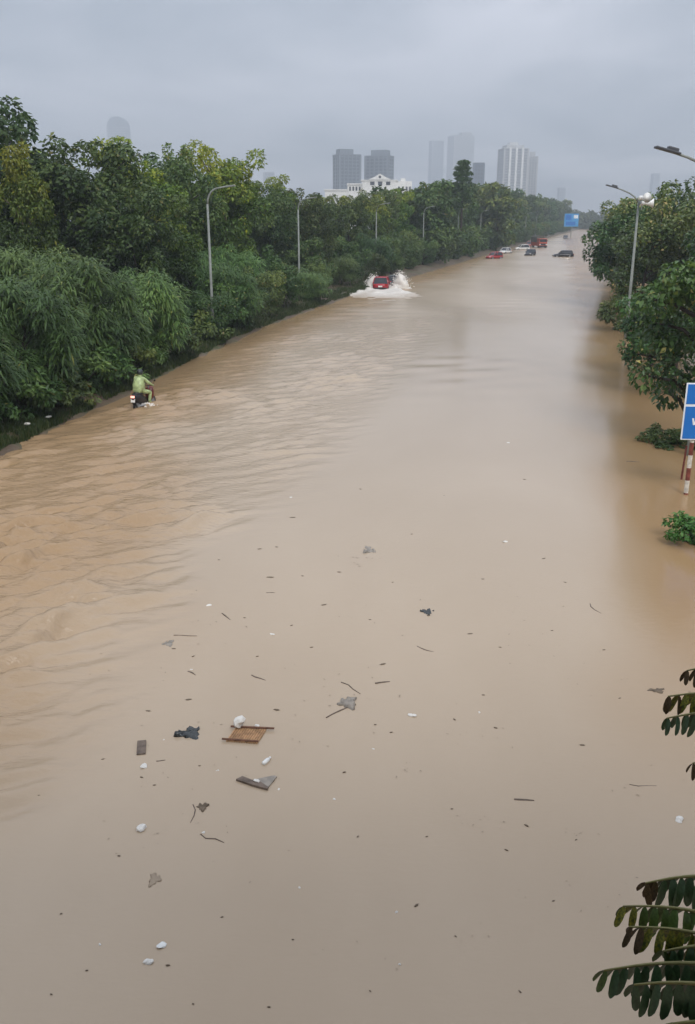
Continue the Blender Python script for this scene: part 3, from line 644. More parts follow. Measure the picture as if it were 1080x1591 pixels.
for x0, x1, yt, dp, lab in ((408, 426, 268, 2300, 'faint low block peeping over the trees before the twin towers'), (1014, 1026, 270, 3040, 'faint grey block peeping over the trees by the loudspeaker post'),
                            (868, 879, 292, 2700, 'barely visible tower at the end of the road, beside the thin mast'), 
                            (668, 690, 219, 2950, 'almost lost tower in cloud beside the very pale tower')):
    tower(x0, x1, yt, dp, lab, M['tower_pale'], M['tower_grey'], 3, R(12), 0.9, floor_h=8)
x, y, z, w = px_site(878, 882, 308, 620)
t = empty('radio_mast', (x, y, 0), 0, 'thin white radio mast beside the blue gantry sign', 'mast')
for sx, sy in ((-1, -1), (1, -1), (1, 1), (-1, 1)): MB().tube([(sx * 1.0, sy * 1.0, 0), (sx * .3, sy * .3, z)], 0.16, 5).build('leg', M['white'], t)
mb = MB()
for k in range(12):
    a = 1 - .7 * k / 12; zz = z * k / 12
    for s0, s1 in (((-1, -1), (1, -1)), ((1, -1), (1, 1)), ((1, 1), (-1, 1)), ((-1, 1), (-1, -1))): mb.tube([(s0[0] * a, s0[1] * a, zz), (s1[0] * a * .95, s1[1] * a * .95, zz + z / 12)], 0.08, 4)
tag(mb.build('lattice', M['white'], t), kind='stuff')
# white palace-like building
dp = 520.0; k_ = dp / F_PX
def PX(px): return (px - 588) * k_
def PZ(py): return at(588, py, dp).z
o_ = at(588, 300, dp)
pal = empty('palace_building', (o_.x, o_.y, 0), 0, 'bright white palace like building with pediment and long stepped roofs over the treetops', 'building')
def pbox(name, x0, x1, ytop, y0=0.0, yd=14.0, m=None, zb=0.0):
    z1 = PZ(ytop); return MB().box(((PX(x0) + PX(x1)) / 2, y0 + yd / 2, (zb + z1) / 2), (PX(x1) - PX(x0), yd, z1 - zb)).build(name, m or M['palace'], pal)
pbox('central_block', 563, 616, 281, 0, 16)
pbox('cornice', 561, 618, 279.5, -.5, 17, zb=PZ(281) + .003)
pbox('wing', 540, 563, 287, 1.5, 13); pbox('wing', 616, 640, 281.5, 1.2, 13); pbox('wing', 505, 540, 296, 2.5, 12)
pbox('roof_turret', 623, 630, 277.2, 2, 5, zb=PZ(281.5) + .003); pbox('cornice', 503.5, 541, 294, 2.0, 13, zb=PZ(296) + .003); pbox('cornice', 539, 562.8, 285, 1.0, 14, zb=PZ(287) + .003)
zz = PZ(279.5); tri = [(PX(572), zz + .003), (PX(608), zz + .003), (PX(598), PZ(275)), (PX(593), PZ(272)), (PX(590), PZ(270.5)), (PX(587), PZ(272)), (PX(582), PZ(275))]
pd = MB().prism(tri, -4, 0.8, Matrix.Rotation(R(90), 4, 'X')).build('pediment', M['palace'], pal)
MB().tube([(PX(590), -.9, PZ(275.3)), (PX(590), -.5, PZ(275.3))], .75, 12).build('round_window', M['dark_glass'], pd)
for x in (578.5, 590.5, 603): 
    w_ = MB().box((PX(x), -.04, PZ(285)), (2.4, .3, 1.9)).build('window', M['dark_glass'], pal)
    MB().box((PX(x), -.12, PZ(285) + 1.15), (3.0, .5, .35)).build('lintel', M['palace'], w_)
for x in (568, 573, 584, 597, 609, 613): MB().box((PX(x), -.15, PZ(290)), (.7, .5, 6.4)).build('pilaster', M['palace'], pal)
for x in (544, 549, 554, 559, 620, 626, 632, 637): MB().box((PX(x), 1.1 if x > 600 else 1.4, PZ(293)), (1.0, .3, 2.2)).build('window', M['dark_glass'], pal)

# lone conifer above the canopy and two dark crowns
def conifer(px, ytop, depth, label):
    g = np.random.default_rng(5); c = at(px, ytop, depth); H = c.z; C, rad = [], []
    for z in np.arange(H * .5, H, 0.95):
        r = 0.6 + (H - z) * 0.34
        for a in range(5): 
            th = g.random() * 6.28; q = r * g.uniform(.45, 1); C.append((q * math.cos(th), q * math.sin(th), z)); rad.append(0.75)
    C = np.array(C); rad = np.array(rad); P, N, I = clump_points(g, C, rad * np.ones(len(C)), [110] * len(C))
    P[:, 2] = C[I, 2] + (P[:, 2] - C[I, 2]) * .5
    t = empty('conifer_tree', (c.x, c.y, 0.5), 0, label, 'tree')
    mesh_obj('crown', leaf_mesh(g, P, N, np.clip(g.random(len(P)) * .5, 0, 1), .5, .22, M['leaf_dark'], 'crown'), t)
    MB().tube([(0, 0, -.5), (0, 0, H * .6), (0, 0, H)], [.3, .18, .05], 7).build('trunk', M['dark_bark'], t)
conifer(720, 257, 170, 'lone dark conifer with tiered boughs standing above the treetops')
for px, yt, dp, lab in ((775, 286, 215, 'dark round crown bulging above the row below the ribbed tower'), (664, 283, 150, 'dark round crown bulging above the row next to the white palace')):
    c = at(px, yt, dp); plant('far_tall', 'roadside_tree', c.x, c.y, 0.5, lab, 'tree', sc=(c.z - .5) / 13.2)

# ------------------------------------------------------------------ blue gantry sign far down the road
M['sign_blue'] = mat('sign_blue', (0.012, 0.15, 0.50), 0.4, 0.4, 0.1, 2)
M['sign_cyan'] = mat('sign_pale_blue', (0.06, 0.30, 0.62), 0.4, 0.4, 0.1, 2)
M['sign_white'] = mat('sign_white', (0.75, 0.80, 0.84), 0.4, 0.4, 0.06, 2)
c = at(888, 342, 390); k_ = 390 / F_PX
gs = empty('gantry_sign', (c.x, c.y, 0), 0, 'pale blue overhead direction sign on a grey post far down the road', 'road sign')
gx0, gz0 = -11 * k_, c.z - 9.5 * k_
MB().box((0, 0, c.z), (22 * k_, .2, 19 * k_)).build('panel', M['sign_cyan'], gs)
MB().box((-5 * k_, -.11, c.z + 4 * k_), (9 * k_, .05, 8 * k_)).build('blue_field', M['sign_blue'], gs)
MB().box((-1 * k_, -.11, c.z - 5 * k_), (15 * k_, .05, 5.5 * k_)).build('blue_field', M['sign_blue'], gs)
MB().box((6.5 * k_, -.11, c.z + 5 * k_), (6.5 * k_, .05, 5 * k_)).build('white_field', M['sign_white'], gs)
MB().tube([(1 * k_, .4, -.5), (1 * k_, .4, c.z + 6 * k_)], .18, 8).build('post', M['pole'], gs)
MB().tube([(-9 * k_, .3, c.z), (9 * k_, .3, c.z)], .1, 6).build('crossbar', M['pole'], gs)

# ------------------------------------------------------------------ blue road sign standing in the flood
p, k_ = spot(1065.5, 768)
rs = empty('road_sign', (p.x, p.y, 0), R(-4), 'blue two panel road sign with white border on a red and white striped post', 'road sign')
M['post_red'] = mat('post_red', (0.20, 0.055, 0.04), 0.6, 0.3, 0.5, 6)
M['post_white'] = mat('post_white', (0.66, 0.63, 0.56), 0.6, 0.3, 0.35, 8)
z = -0.5
for i in range(11):
    h = 0.37 if i else 0.55
    MB().tube([(0, 0, z), (0, 0, z + h)], 0.062, 12).build('post_band', M['post_white'] if i % 2 else M['post_red'], rs); z += h
sw, z0, z1, zm = 1.5, 1.62, 3.22, 2.60
MB().box((sw / 2 - .36, -.09, (z0 + z1) / 2), (sw, .03, z1 - z0), bevel=.008).build('panel', M['sign_white'], rs)
MB().box((sw / 2 - .36, -.108, (zm + z1) / 2), (sw - .08, .012, z1 - zm - .07)).build('upper_field', M['sign_blue'], rs)
MB().box((sw / 2 - .36, -.108, (zm + z0) / 2), (sw - .08, .012, zm - z0 - .07)).build('lower_field', M['sign_blue'], rs)
MB().tube([(.02, .0, 1.7), (.02, -.07, 1.7)], .03, 6).tube([(.02, .0, 3.0), (.02, -.07, 3.0)], .03, 6).build('clamp', M['steel'], rs)
MB().prism([(-.10, 2.87), (.03, 2.97), (.03, 2.90), (.50, 2.90), (.50, 2.85), (.03, 2.85), (.03, 2.77)], .115, .122, Matrix.Rotation(R(90), 4, 'X')).build('arrow', M['sign_white'], rs)
MB().prism([(-0.11, 2.24), (-0.07, 2.05), (-0.02, 2.05), (0.01, 2.14), (0.04, 2.05), (0.09, 2.05), (0.13, 2.24), (0.08, 2.24), (0.06, 2.13), (0.03, 2.22), (-0.01, 2.22), (-0.04, 2.13), (-0.06, 2.24)], .115, .122, Matrix.Rotation(R(90), 4, 'X')).build('letter_mark', M['sign_white'], rs)
p2, _ = spot(1058, 745)
t = empty('stake', (p2.x, p2.y, 0), 0, 'thin rusty stake leaning in the water beside the striped sign post', 'stake')
MB().tube([(0, 0, -.4), (.06, 0.02, 1.05)], [.035, .028], 7).build('shaft', M['post_red'], t)

# plants at the water by the sign
p, _ = spot(1064, 842)
plant('fresh', 'leafy_clump', p.x + .34, p.y, -0.12, 'fresh green leafy clump rising out of the flood below the road sign', 'plant', sc=.62, sz=.85, var=0)
p, _ = spot(1024, 686)
plant('low', 'drowned_branch', p.x, p.y, -0.15, 'half drowned leafy branch beside the thick black trunk', 'branch', sc=.62, sz=.7, var=1)
p, _ = spot(1052, 694)
plant('low', 'drowned_bush', p.x, p.y, -0.15, 'dark drowned bush at the foot of the thick black trunk', 'bush', sc=.6, sz=.8, var=0)
p, _ = spot(943, 512)
plant('low', 'drowned_bush', p.x + 1, p.y, -0.15, 'dull green drowned bush under the low branches by the loudspeaker post', 'bush', sc=1.3, sz=1.2, var=1)

# ------------------------------------------------------------------ vehicles
M['car_glass'] = mat('car_glass', (0.02, 0.024, 0.03), 0.08, 0.6, 0.1, 1)
M['rubber'] = mat('rubber', (0.02, 0.02, 0.02), 0.8, 0.2, 0.2, 3)
M['tail_red'] = mat('tail_lens', (0.40, 0.01, 0.01), 0.2, 0.5, 0.1, 3)
M['head_lens'] = mat('head_lens', (0.75, 0.75, 0.72), 0.15, 0.6, 0.1, 3)
M['trim'] = mat('black_trim', (0.025, 0.025, 0.027), 0.5, 0.4, 0.2, 3)
def paint(name, c): return mat(name, c, 0.22, 0.6, 0.12, 1.2)
def loft(stations, n=16, p=3.2):
    """(y, half width, z low, z high) superellipse sections"""
    V = []
    for y, w, za, zb in stations:
        for k in range(n):
            a = 2 * math.pi * (k + .5) / n; c, s = math.cos(a), math.sin(a)
            V.append((w * math.copysign(abs(c) ** (2 / p), c), y, (za + zb) / 2 + (zb - za) / 2 * math.copysign(abs(s) ** (2 / p), s)))
    bm = bmesh.new(); vs_ = [bm.verts.new(v) for v in V]
    for i in range(len(stations) - 1):
        for k in range(n): bm.faces.new((vs_[i * n + k], vs_[i * n + (k + 1) % n], vs_[(i + 1) * n + (k + 1) % n], vs_[(i + 1) * n + k]))
    bm.faces.new([vs_[k] for k in range(n)][::-1]); bm.faces.new([vs_[(len(stations) - 1) * n + k] for k in range(n)])
    mb = MB(); mb.bm.free(); mb.bm = bm; return mb
def car(loc, rz, label, col, L=4.3, W=1.76, H=1.48, suv=False, cat='car', name='car', sink=0.35):
    """heading +Y, wheels on z = 0, sunk into the water by sink"""
    t = empty(name, (loc[0], loc[1], -sink), rz, label, cat); pm = paint(name + '_paint', col); w = W / 2; hb = H * (.60 if not suv else .58)
    loft([(-L / 2, w * .72, .42, hb * .86), (-L / 2 + .12, w * .92, .28, hb * .97), (-L * .3, w, .22, hb), (0, w, .20, hb), (L * .24, w, .22, hb * .97), (L / 2 - .45, w * .95, .24, hb * .84), (L / 2 - .08, w * .82, .30, hb * .72), (L / 2, w * .6, .36, hb * .62)]).build('body', pm, t, True)
    r0, r1 = (-L * .46, L * .22) if suv else (-L * .40, L * .20)
    ya, yb = (-L * .40, L * .04) if suv else (-L * .27, L * .03)
    bm = MB()
    def ring(z, y0, y1, hw): return [Vector((-hw, y0, z)), Vector((hw, y0, z)), Vector((hw, y1, z)), Vector((-hw, y1, z))]
    lo, hi = ring(hb - .05, r0, r1, w * .93), ring(H - .06, ya, yb, w * .72)
    def solid(lo, hi):
        q = MB(); a = [q.bm.verts.new(v) for v in lo]; b_ = [q.bm.verts.new(v) for v in hi]
        for k in range(4): q.bm.faces.new((a[k], a[(k + 1) % 4], b_[(k + 1) % 4], b_[k]))
        q.bm.faces.new(a[::-1]); q.bm.faces.new(b_); return q
    bm.bm.free()
    solid(lo, hi).build('glasshouse', M['car_glass'], t)
    top = ring(H - .07, ya - .04, yb + .05, w * .735); cap = ring(H, ya + .12, yb - .12, w * .62)
    solid(top, cap).build('roof', pm, t)
    for i in range(4):
        a, b_ = Vector(lo[i]) * 1.0, Vector(hi[i]) * 1.0
        MB().tube([a, b_], .05, 6).build('pillar', pm, t)
    for sx in (-1, 1):
        MB().tube([(sx * w * .93, -L * .05, hb - .03), (sx * w * .735, -L * .08, H - .08)], .035, 5).build('pillar', pm, t)
        MB().box((sx * w * .70, -L / 2 + .03, hb * .84), (w * .36, .12, .16), bevel=.02).build('taillight', M['tail_red'], t)
        MB().box((sx * w * .68, L / 2 - .10, hb * .64), (w * .36, .14, .13), bevel=.02).build('headlight', M['head_lens'], t)
        MB().blob((sx * (w + .08), L * .13, hb + .06), (.10, .07, .08), 3, .1, 1).build('wing_mirror', pm, t)
        for yy in (-L * .30, L * .30):
            wh = MB().tube([(sx * (w - .2), yy, .31), (sx * (w + .01), yy, .31)], .31, 16).build('wheel', M['rubber'], t)
            MB().tube([(sx * (w - .1), yy, .31), (sx * (w + .02), yy, .31)], .19, 12).build('rim', M['steel'], wh)
    MB().box((0, -L / 2 - .015, .40), (W * .8, .12, .18), bevel=.03).build('bumper', M['trim'], t)
    MB().box((0, -L / 2 - .03, hb * .66), (.46, .04, .15)).build('number_plate', M['white'], t)
    return t
def on(px, py): p, _ = spot(px, py); return (p.x, p.y)
x, y = on(594, 450)
rc = car((x, y + 2.2), R(-6), 'red hatchback ploughing through the flood between two white splashes', (0.34, 0.012, 0.022), 4.2, 1.85, 1.62, True, sink=.28)
x, y = on(613, 448)
car((x + .35, y + 6), R(-6), 'dark grey car just ahead of the splashing red hatchback', (0.05, 0.055, 0.06), 4.2, 1.74, 1.5, True, sink=.3)
car((on(876, 399)[0], on(876, 399)[1] + .9), R(84), 'black saloon stalled broadside across the flooded road', (0.012, 0.012, 0.014), 4.35, 1.76, 1.52, True, sink=.22)
car((on(825, 397)[0], on(825, 397)[1] + 1), R(150), 'dark grey car nosing through the flood between bank and the black saloon', (0.022, 0.022, 0.026), 3.4, 1.66, 1.5, True, sink=.2)
car((on(769, 402)[0], on(769, 402)[1] + 1.2), R(125), 'red car pulled up against the green bank', (0.36, 0.02, 0.02), 3.6, 1.66, 1.5, True, sink=.2)
car((on(786, 394)[0], on(786, 394)[1] + 1.2), R(140), 'white car behind the red car pulled up at the bank', (0.72, 0.72, 0.70), 3.8, 1.7, 1.5, False, sink=.2)
car((on(812, 388)[0], on(812, 388)[1] + 1.2), R(100), 'white van like car between the bank and the red truck', (0.70, 0.69, 0.66), 4.0, 1.7, 1.6, True, sink=.3)
car((on(880, 371)[0], on(880, 371)[1] + 1.2), R(170), 'tiny dark car under the blue gantry sign', (0.04, 0.042, 0.05), 4.2, 1.75, 1.55, True, sink=.2)
car((on(824, 383)[0], on(824, 383)[1] + 2), R(165), 'red car hidden halfway behind the red truck', (0.30, 0.05, 0.03), 4.2, 1.75, 1.6, True, sink=.2)
x, y = on(841, 385)
tr = empty('truck', (x, y + 3, -.3), R(188), 'orange red truck with high cab facing the camera beside the bank', 'truck')
TP = paint('truck_paint', (0.42, 0.075, 0.035)); TC = mat('truck_canvas', (0.10, 0.10, 0.08), .8, .2, .3, 1)
MB().box((0, 2.2, 1.75), (2.3, 1.9, 2.0), bevel=.12).build('cab', TP, tr)
MB().box((0, 3.13, 2.2), (1.95, .08, .75), bevel=.02).build('windscreen', M['car_glass'], tr)
MB().box((0, 3.16, 1.2), (1.6, .06, .45)).build('grille', M['trim'], tr)
MB().box((0, 3.2, .65), (2.3, .2, .35), bevel=.04).build('bumper', M['trim'], tr)
for sx in (-1, 1):
    MB().box((sx * .9, 3.2, 1.15), (.34, .08, .26), bevel=.02).build('headlight', M['head_lens'], tr)
    MB().box((sx * 1.32, 2.95, 2.2), (.1, .16, .4), bevel=.02).build('wing_mirror', M['trim'], tr)
    for yy in (2.3, -2.0): MB().tube([(sx * .85, yy, .5), (sx * 1.15, yy, .5)], .5, 16).build('wheel', M['rubber'], tr)
MB().box((0, -1.3, 1.25), (2.35, 4.8, .9), bevel=.04).build('cargo_bed', TP, tr)
MB().prism([(-1.15, 1.72), (1.15, 1.72), (1.15, 3.0), (.7, 3.45), (-.7, 3.45), (-1.15, 3.0)], -1.0, 3.7, Matrix.Rotation(R(90), 4, 'X')).build('canvas_cover', TC, tr)

# splashes thrown up by the red hatchback
fm = mat('white_water', (0.74, 0.71, 0.66), 0.5, 0.3, 0.08, 3)
fm2 = bpy.data.materials.new('churned_water'); fm2.use_nodes = True
n, l = fm2.node_tree.nodes, fm2.node_tree.links; b = n['Principled BSDF']; b.inputs['Roughness'].default_value = .42
fa = n.new('ShaderNodeAttribute'); fa.attribute_name = 'foam'; tc = n.new('ShaderNodeTexCoord'); no = n.new('ShaderNodeTexNoise'); no.inputs['Scale'].default_value = 1.3; no.inputs['Detail'].default_value = 7
l.new(tc.outputs['Object'], no.inputs['Vector']); ad = n.new('ShaderNodeMath'); ad.operation = 'MULTIPLY_ADD'; ad.inputs[1].default_value = 1.5; l.new(no.outputs[0], ad.inputs[0]); 
sb = n.new('ShaderNodeMath'); sb.operation = 'MULTIPLY_ADD'; sb.inputs[1].default_value = 1.6; sb.inputs[2].default_value = -1.22; l.new(fa.outputs['Fac'], sb.inputs[0]); l.new(sb.outputs[0], ad.inputs[2])
mx = n.new('ShaderNodeMix'); mx.data_type = 'RGBA'; mx.inputs['A'].default_value = (.40, .32, .235, 1); mx.inputs['B'].default_value = (.64, .60, .535, 1); mx.clamp_factor = True
l.new(ad.outputs[0], mx.inputs['Factor']); l.new(mx.outputs['Result'], b.inputs['Base Color'])
def plume(loc, w, h, lean, seed, label, n=360):
    g = np.random.default_rng(seed); t = empty('water_splash', loc, 0, label, 'splash'); mb = MB()
    nu, nv = 16, 10; V = []
    for j in range(nv + 1):
        f = j / nv; half = w / 2 * (1 - f ** 1.6) ** .6 * (1 - .15 * f) + .03
        for i in range(nu):
            a = 2 * math.pi * i / nu; q = 1 + .22 * math.sin(3 * a + seed + 5 * f) + g.normal() * .13
            V.append((lean * f * h + math.cos(a) * half * q, math.sin(a) * half * .75 * q, h * f * (1 + g.normal() * .03) - .1))
    Fq = [(j * nu + i, j * nu + (i + 1) % nu, (j + 1) * nu + (i + 1) % nu, (j + 1) * nu + i) for j in range(nv) for i in range(nu)]
    mesh_obj('plume', np_mesh('plume', V, Fq, fm, True), t)
    for k in range(n):
        f = g.random() ** .7; half = w / 2 * (1 - f ** 1.6) ** .6 + .12; a = g.random() * 6.28; q = g.uniform(.9, 1.5)
        c = Vector((lean * f * h + math.cos(a) * half * q, math.sin(a) * half * .75 * q, max(.02, h * f * g.uniform(.95, 1.18)))); s = g.uniform(.02, .065)
        vs_ = [mb.bm.verts.new(c + Vector(d) * s) for d in ((1, 0, -.6), (-.5, .87, -.6), (-.5, -.87, -.6), (0, 0, 1))]
        for f_ in ((0, 1, 3), (1, 2, 3), (2, 0, 3), (0, 2, 1)): mb.bm.faces.new([vs_[q_] for q_ in f_])
    tag(mb.build('droplets', fm, t), kind='stuff')
x, y = on(627, 449); plume((x, y + 1.3, 0), 1.75, 1.75, -.22, 3, 'taller white water splash thrown up on the open road side of the red hatchback', 260)
x, y = on(576, 450); plume((x - .05, y + 1.0, 0), 1.3, 1.55, .30, 8, 'smaller white water splash between the red hatchback and the bank', 220)
x, y = on(609, 449); plume((x + .3, y - .1, 0), 1.5, .5, 0, 15, 'low white spray curling behind the red hatchback', 160)
# spray at the scooter's wheels
x, y = on(222, 632); plume((x + .15, y + .2, -.08), .42, .16, 0, 21, 'little pale splash around the wheels of the scooter', 70)
# churned wake: a low rolling apron on the water behind the car
x, y = on(594, 452); gx, gy = np.meshgrid(np.linspace(-7.0, 5.0, 80), np.linspace(-15, 2.4, 70))
prof = np.exp(-((gx - .2 * gy * 0) / (2.0 + .28 * np.clip(-gy, 0, 12))) ** 2) * smooth(gy, -14, -3) * (1 - smooth(gy, 1.0, 2.3))
arms = np.exp(-((np.abs(gx + .2) - (1.4 + .30 * np.clip(1 - gy, 0, 12))) / .55) ** 2) * smooth(gy, -12, -2) * np.where(gx > 0, smooth(gy, -7, -1), 1) * (1 - smooth(gy, .8, 2.0))
gz = .20 * prof * (.35 + vnoise(gx * 1.4, gy * 1.4, 31)) + .26 * arms * (.3 + vnoise(gx * 1.1, gy * .9, 33)) + .05 * (vnoise(gx * 4, gy * 4, 32) - .5) * np.clip(prof + arms, 0, 1) - .05
i = (np.arange(69)[:, None] * 80 + np.arange(79)[None, :]).ravel()
wme = np_mesh('wake_foam', np.stack([gx + x, gy + y, gz], -1).reshape(-1, 3), np.stack([i, i + 1, i + 81, i + 80], -1), fm2, True)
fo = wme.attributes.new('foam', 'FLOAT', 'POINT'); fo.data.foreach_set('value', np.clip(prof + arms, 0, 1).ravel().astype(np.float32)); wk = mesh_obj('wake_foam', wme)
tag(wk, 'churned pale wake foam trailing on the water behind the red hatchback', 'wake', kind='stuff')

# ------------------------------------------------------------------ motorcyclist
def skin_body(name, joints, bones, m, parent, sub=2):
    """one continuous skinned surface over a skeleton: joints name -> (point, radius x, radius y)"""
    names = list(joints); me_ = bpy.data.meshes.new(name)
    me_.from_pydata([joints[k][0] for k in names], [(names.index(a), names.index(b)) for a, b in bones], [])
    o = mesh_obj(name, me_); o.modifiers.new('skin', 'SKIN')
    sv = me_.skin_vertices[0].data
    for k, s in zip(names, sv): s.radius = (joints[k][1], joints[k][2]); s.use_root = (k == names[0])
    o.modifiers.new('sub', 'SUBSURF').levels = sub; o.modifiers['sub'].render_levels = sub
    dg = bpy.context.evaluated_depsgraph_get(); nm = bpy.data.meshes.new_from_object(o.evaluated_get(dg))
    bpy.data.objects.remove(o); nm.materials.clear(); nm.materials.append(m)
    nm.polygons.foreach_set('use_smooth', np.ones(len(nm.polygons), dtype=bool))
    return mesh_obj(name, nm, parent)
x, y = on(222, 631); hd = R(-17)
MS = 1.0
bike = empty('motorcycle', (x, y + .35, -0.27), hd, 'dark motor scooter with glowing rear light riding through brown water along the bank', 'motorcycle')
M['bike_dark'] = mat('bike_dark', (0.018, 0.016, 0.017), 0.3, 0.5, 0.2, 3); M['bike_red'] = mat('bike_red', (0.14, 0.015, 0.012), 0.3, 0.5, 0.2, 3)
M['tail_glow'] = mat('tail_glow', (0.6, 0.12, 0.08), 0.3, 0.5, 0.1, 3, emit=(1.0, 0.45, 0.36), emit_s=1.3)
for yy in (-.62, .64):
    g = MB(); n_ = 24
    pts = [(0, yy + .235 * math.cos(2 * math.pi * k / n_), .29 + .235 * math.sin(2 * math.pi * k / n_)) for k in range(n_ + 1)]
    wh = g.tube(pts, .05, 8).build('wheel', M['rubber'], bike, True)
    MB().tube([(-.03, yy, .29), (.03, yy, .29)], .19, 16).build('rim', M['steel'], wh)
loft([(-.95, .05, .66, .80), (-.86, .12, .55, .86), (-.55, .17, .42, .84), (-.2, .16, .36, .74), (.05, .13, .28, .56), (.25, .15, .26, .46)], 14, 2.6).build('tail_fairing', M['bike_dark'], bike, True)
loft([(.34, .10, .34, .70), (.42, .20, .38, .92), (.52, .19, .42, 1.0), (.62, .12, .52, .98)], 14, 2.6).build('leg_shield', M['bike_red'], bike, True)
loft([(-.78, .11, .78, .88), (-.6, .15, .78, .90), (-.2, .14, .74, .84), (.02, .10, .70, .78)], 14, 2.8).build('seat', M['trim'], bike, True)
MB().tube([(0, .64, .29), (0, .48, .70), (0, .40, 1.02)], .03, 8).build('fork', M['steel'], bike)
MB().tube([(-.34, .30, 1.04), (-.18, .38, 1.03), (.18, .38, 1.03), (.34, .30, 1.04)], .017, 8).build('handlebar', M['bike_dark'], bike)
for sx in (-1, 1):
    MB().tube([(sx * .24, .36, 1.03), (sx * .30, .42, 1.22)], .008, 5).blob((sx * .32, .42, 1.25), (.06, .015, .045), 2, .05, 1).build('mirror', M['bike_dark'], bike)
MB().box((0, -.935, .76), (.17, .05, .09), bevel=.015).build('taillight', M['tail_glow'], bike)
MB().box((0, -.93, .60), (.19, .012, .14), rot=Matrix.Rotation(R(-18), 3, 'X')).build('number_plate', M['white'], bike)
MB().box((0, -.80, .42), (.16, .30, .03), rot=Matrix.Rotation(R(-60), 3, 'X')).build('rear_mudguard', M['bike_dark'], bike)
MB().tube([(.16, -.2, .30), (.17, -.75, .36)], [.035, .05], 8).build('exhaust', M['steel'], bike)
rider = empty('person', (x, y + .35, -0.27), hd, 'person in pale green raincoat and dark helmet riding the scooter, seen from behind', 'person')
M['raincoat'] = mat('raincoat', (0.43, 0.53, 0.25), 0.4, 0.5, 0.35, 7, bump=1.0, bump_scale=11); M['skin'] = mat('skin', (0.38, 0.24, 0.17), 0.6, 0.3, 0.1, 6)
M['helmet'] = mat('helmet', (0.025, 0.032, 0.032), 0.4, 0.5, 0.15, 3)
J = {'pelvis': ((0, -.34, .93), .165, .14), 'waist': ((0, -.33, 1.12), .165, .135), 'chest': ((0, -.28, 1.34), .19, .14), 'neck': ((0, -.24, 1.50), .075, .07), 'head': ((0, -.20, 1.63), .09, .10), 'crown': ((0, -.19, 1.72), .07, .08)}
B = [('pelvis', 'waist'), ('waist', 'chest'), ('chest', 'neck'), ('neck', 'head'), ('head', 'crown')]
for s, q in ((-1, 'a'), (1, 'b')):
    J.update({'sh' + q: ((s * .20, -.26, 1.42), .085, .085), 'el' + q: ((s * .34, -.06, 1.20), .062, .062), 'wr' + q: ((s * .32, .22, 1.08), .042, .042), 'ha' + q: ((s * .32, .30, 1.06), .042, .032),
              'hip' + q: ((s * .13, -.24, .88), .115, .11), 'kn' + q: ((s * .23, .16, .80), .085, .085), 'an' + q: ((s * .20, .08, .40), .06, .06), 'to' + q: ((s * .21, .24, .34), .045, .04)})
    B += [('chest', 'sh' + q), ('sh' + q, 'el' + q), ('el' + q, 'wr' + q), ('wr' + q, 'ha' + q), ('pelvis', 'hip' + q), ('hip' + q, 'kn' + q), ('kn' + q, 'an' + q), ('an' + q, 'to' + q)]
skin_body('body', J, B, M['raincoat'], rider, 2)
loft([(-.58, .17, .86, 1.02), (-.50, .215, .80, 1.44), (-.36, .225, .80, 1.50), (-.20, .20, .86, 1.48), (-.12, .12, 1.0, 1.40)], 18, 2.3).build('raincoat_back', M['raincoat'], rider, True)
MB().blob((0, -.20, 1.68), (.125, .145, .135), 4, .02, 3).build('helmet', M['helmet'], rider, True)
for s in (-1, 1):
    hb_ = MB()
    for k in range(4): hb_.tube([(s * (.285 + k * .02), .29, 1.065), (s * (.285 + k * .02), .335, 1.06), (s * (.285 + k * .02), .345, 1.03)], .0095, 5)
    hb_.tube([(s * .27, .27, 1.05), (s * .262, .30, 1.02)], .011, 5)
    hb_.build('fingers', M['skin'], rider)
    MB().box((s * .21, .19, .33), (.10, .27, .09), bevel=.03).build('shoe', M['trim'], rider)

# ------------------------------------------------------------------ bank grass and litter
def grass():
    g = np.random.default_rng(77); n_ = 46000
    d = 24 + 90 * g.random(n_) ** 1.7; u = -0.15 - np.abs(g.normal(size=n_)) * 1.3
    keep = vnoise(d * .9, u * 1.2 + 40, 17) > .26; d, u = d[keep], u[keep]; n_ = len(d)
    X = edge(d) + u; Z = ground_z(X, d, u); P = np.stack([X, d, Z], -1); th = g.random(n_) * 6.28
    h = g.uniform(.10, .34, n_)[:, None]; wv = np.stack([np.cos(th), np.sin(th), 0 * th], -1) * .018; ln = np.stack([-np.sin(th), np.cos(th), 0 * th], -1) * g.uniform(.1, .5, (n_, 1)) * h
    up = np.array([0, 0, 1.0]); V = np.stack([P - wv, P + wv, P + up * h * .6 + ln * .4 + wv * .7, P + up * h + ln], 1).reshape(-1, 3)
    i = np.arange(n_) * 4; Fq = np.stack([np.stack([i, i + 1, i + 2], -1), np.stack([i, i + 2, i + 3], -1)], 1).reshape(-1, 3)
    tag(mesh_obj('bank_grass', np_mesh('bank_grass', V, Fq, M['grass'], False, np.repeat(np.clip(g.random(n_) * .8 + .1, 0, 1), 2))), 'rough grass and weeds along the muddy bank', kind='stuff')
grass()

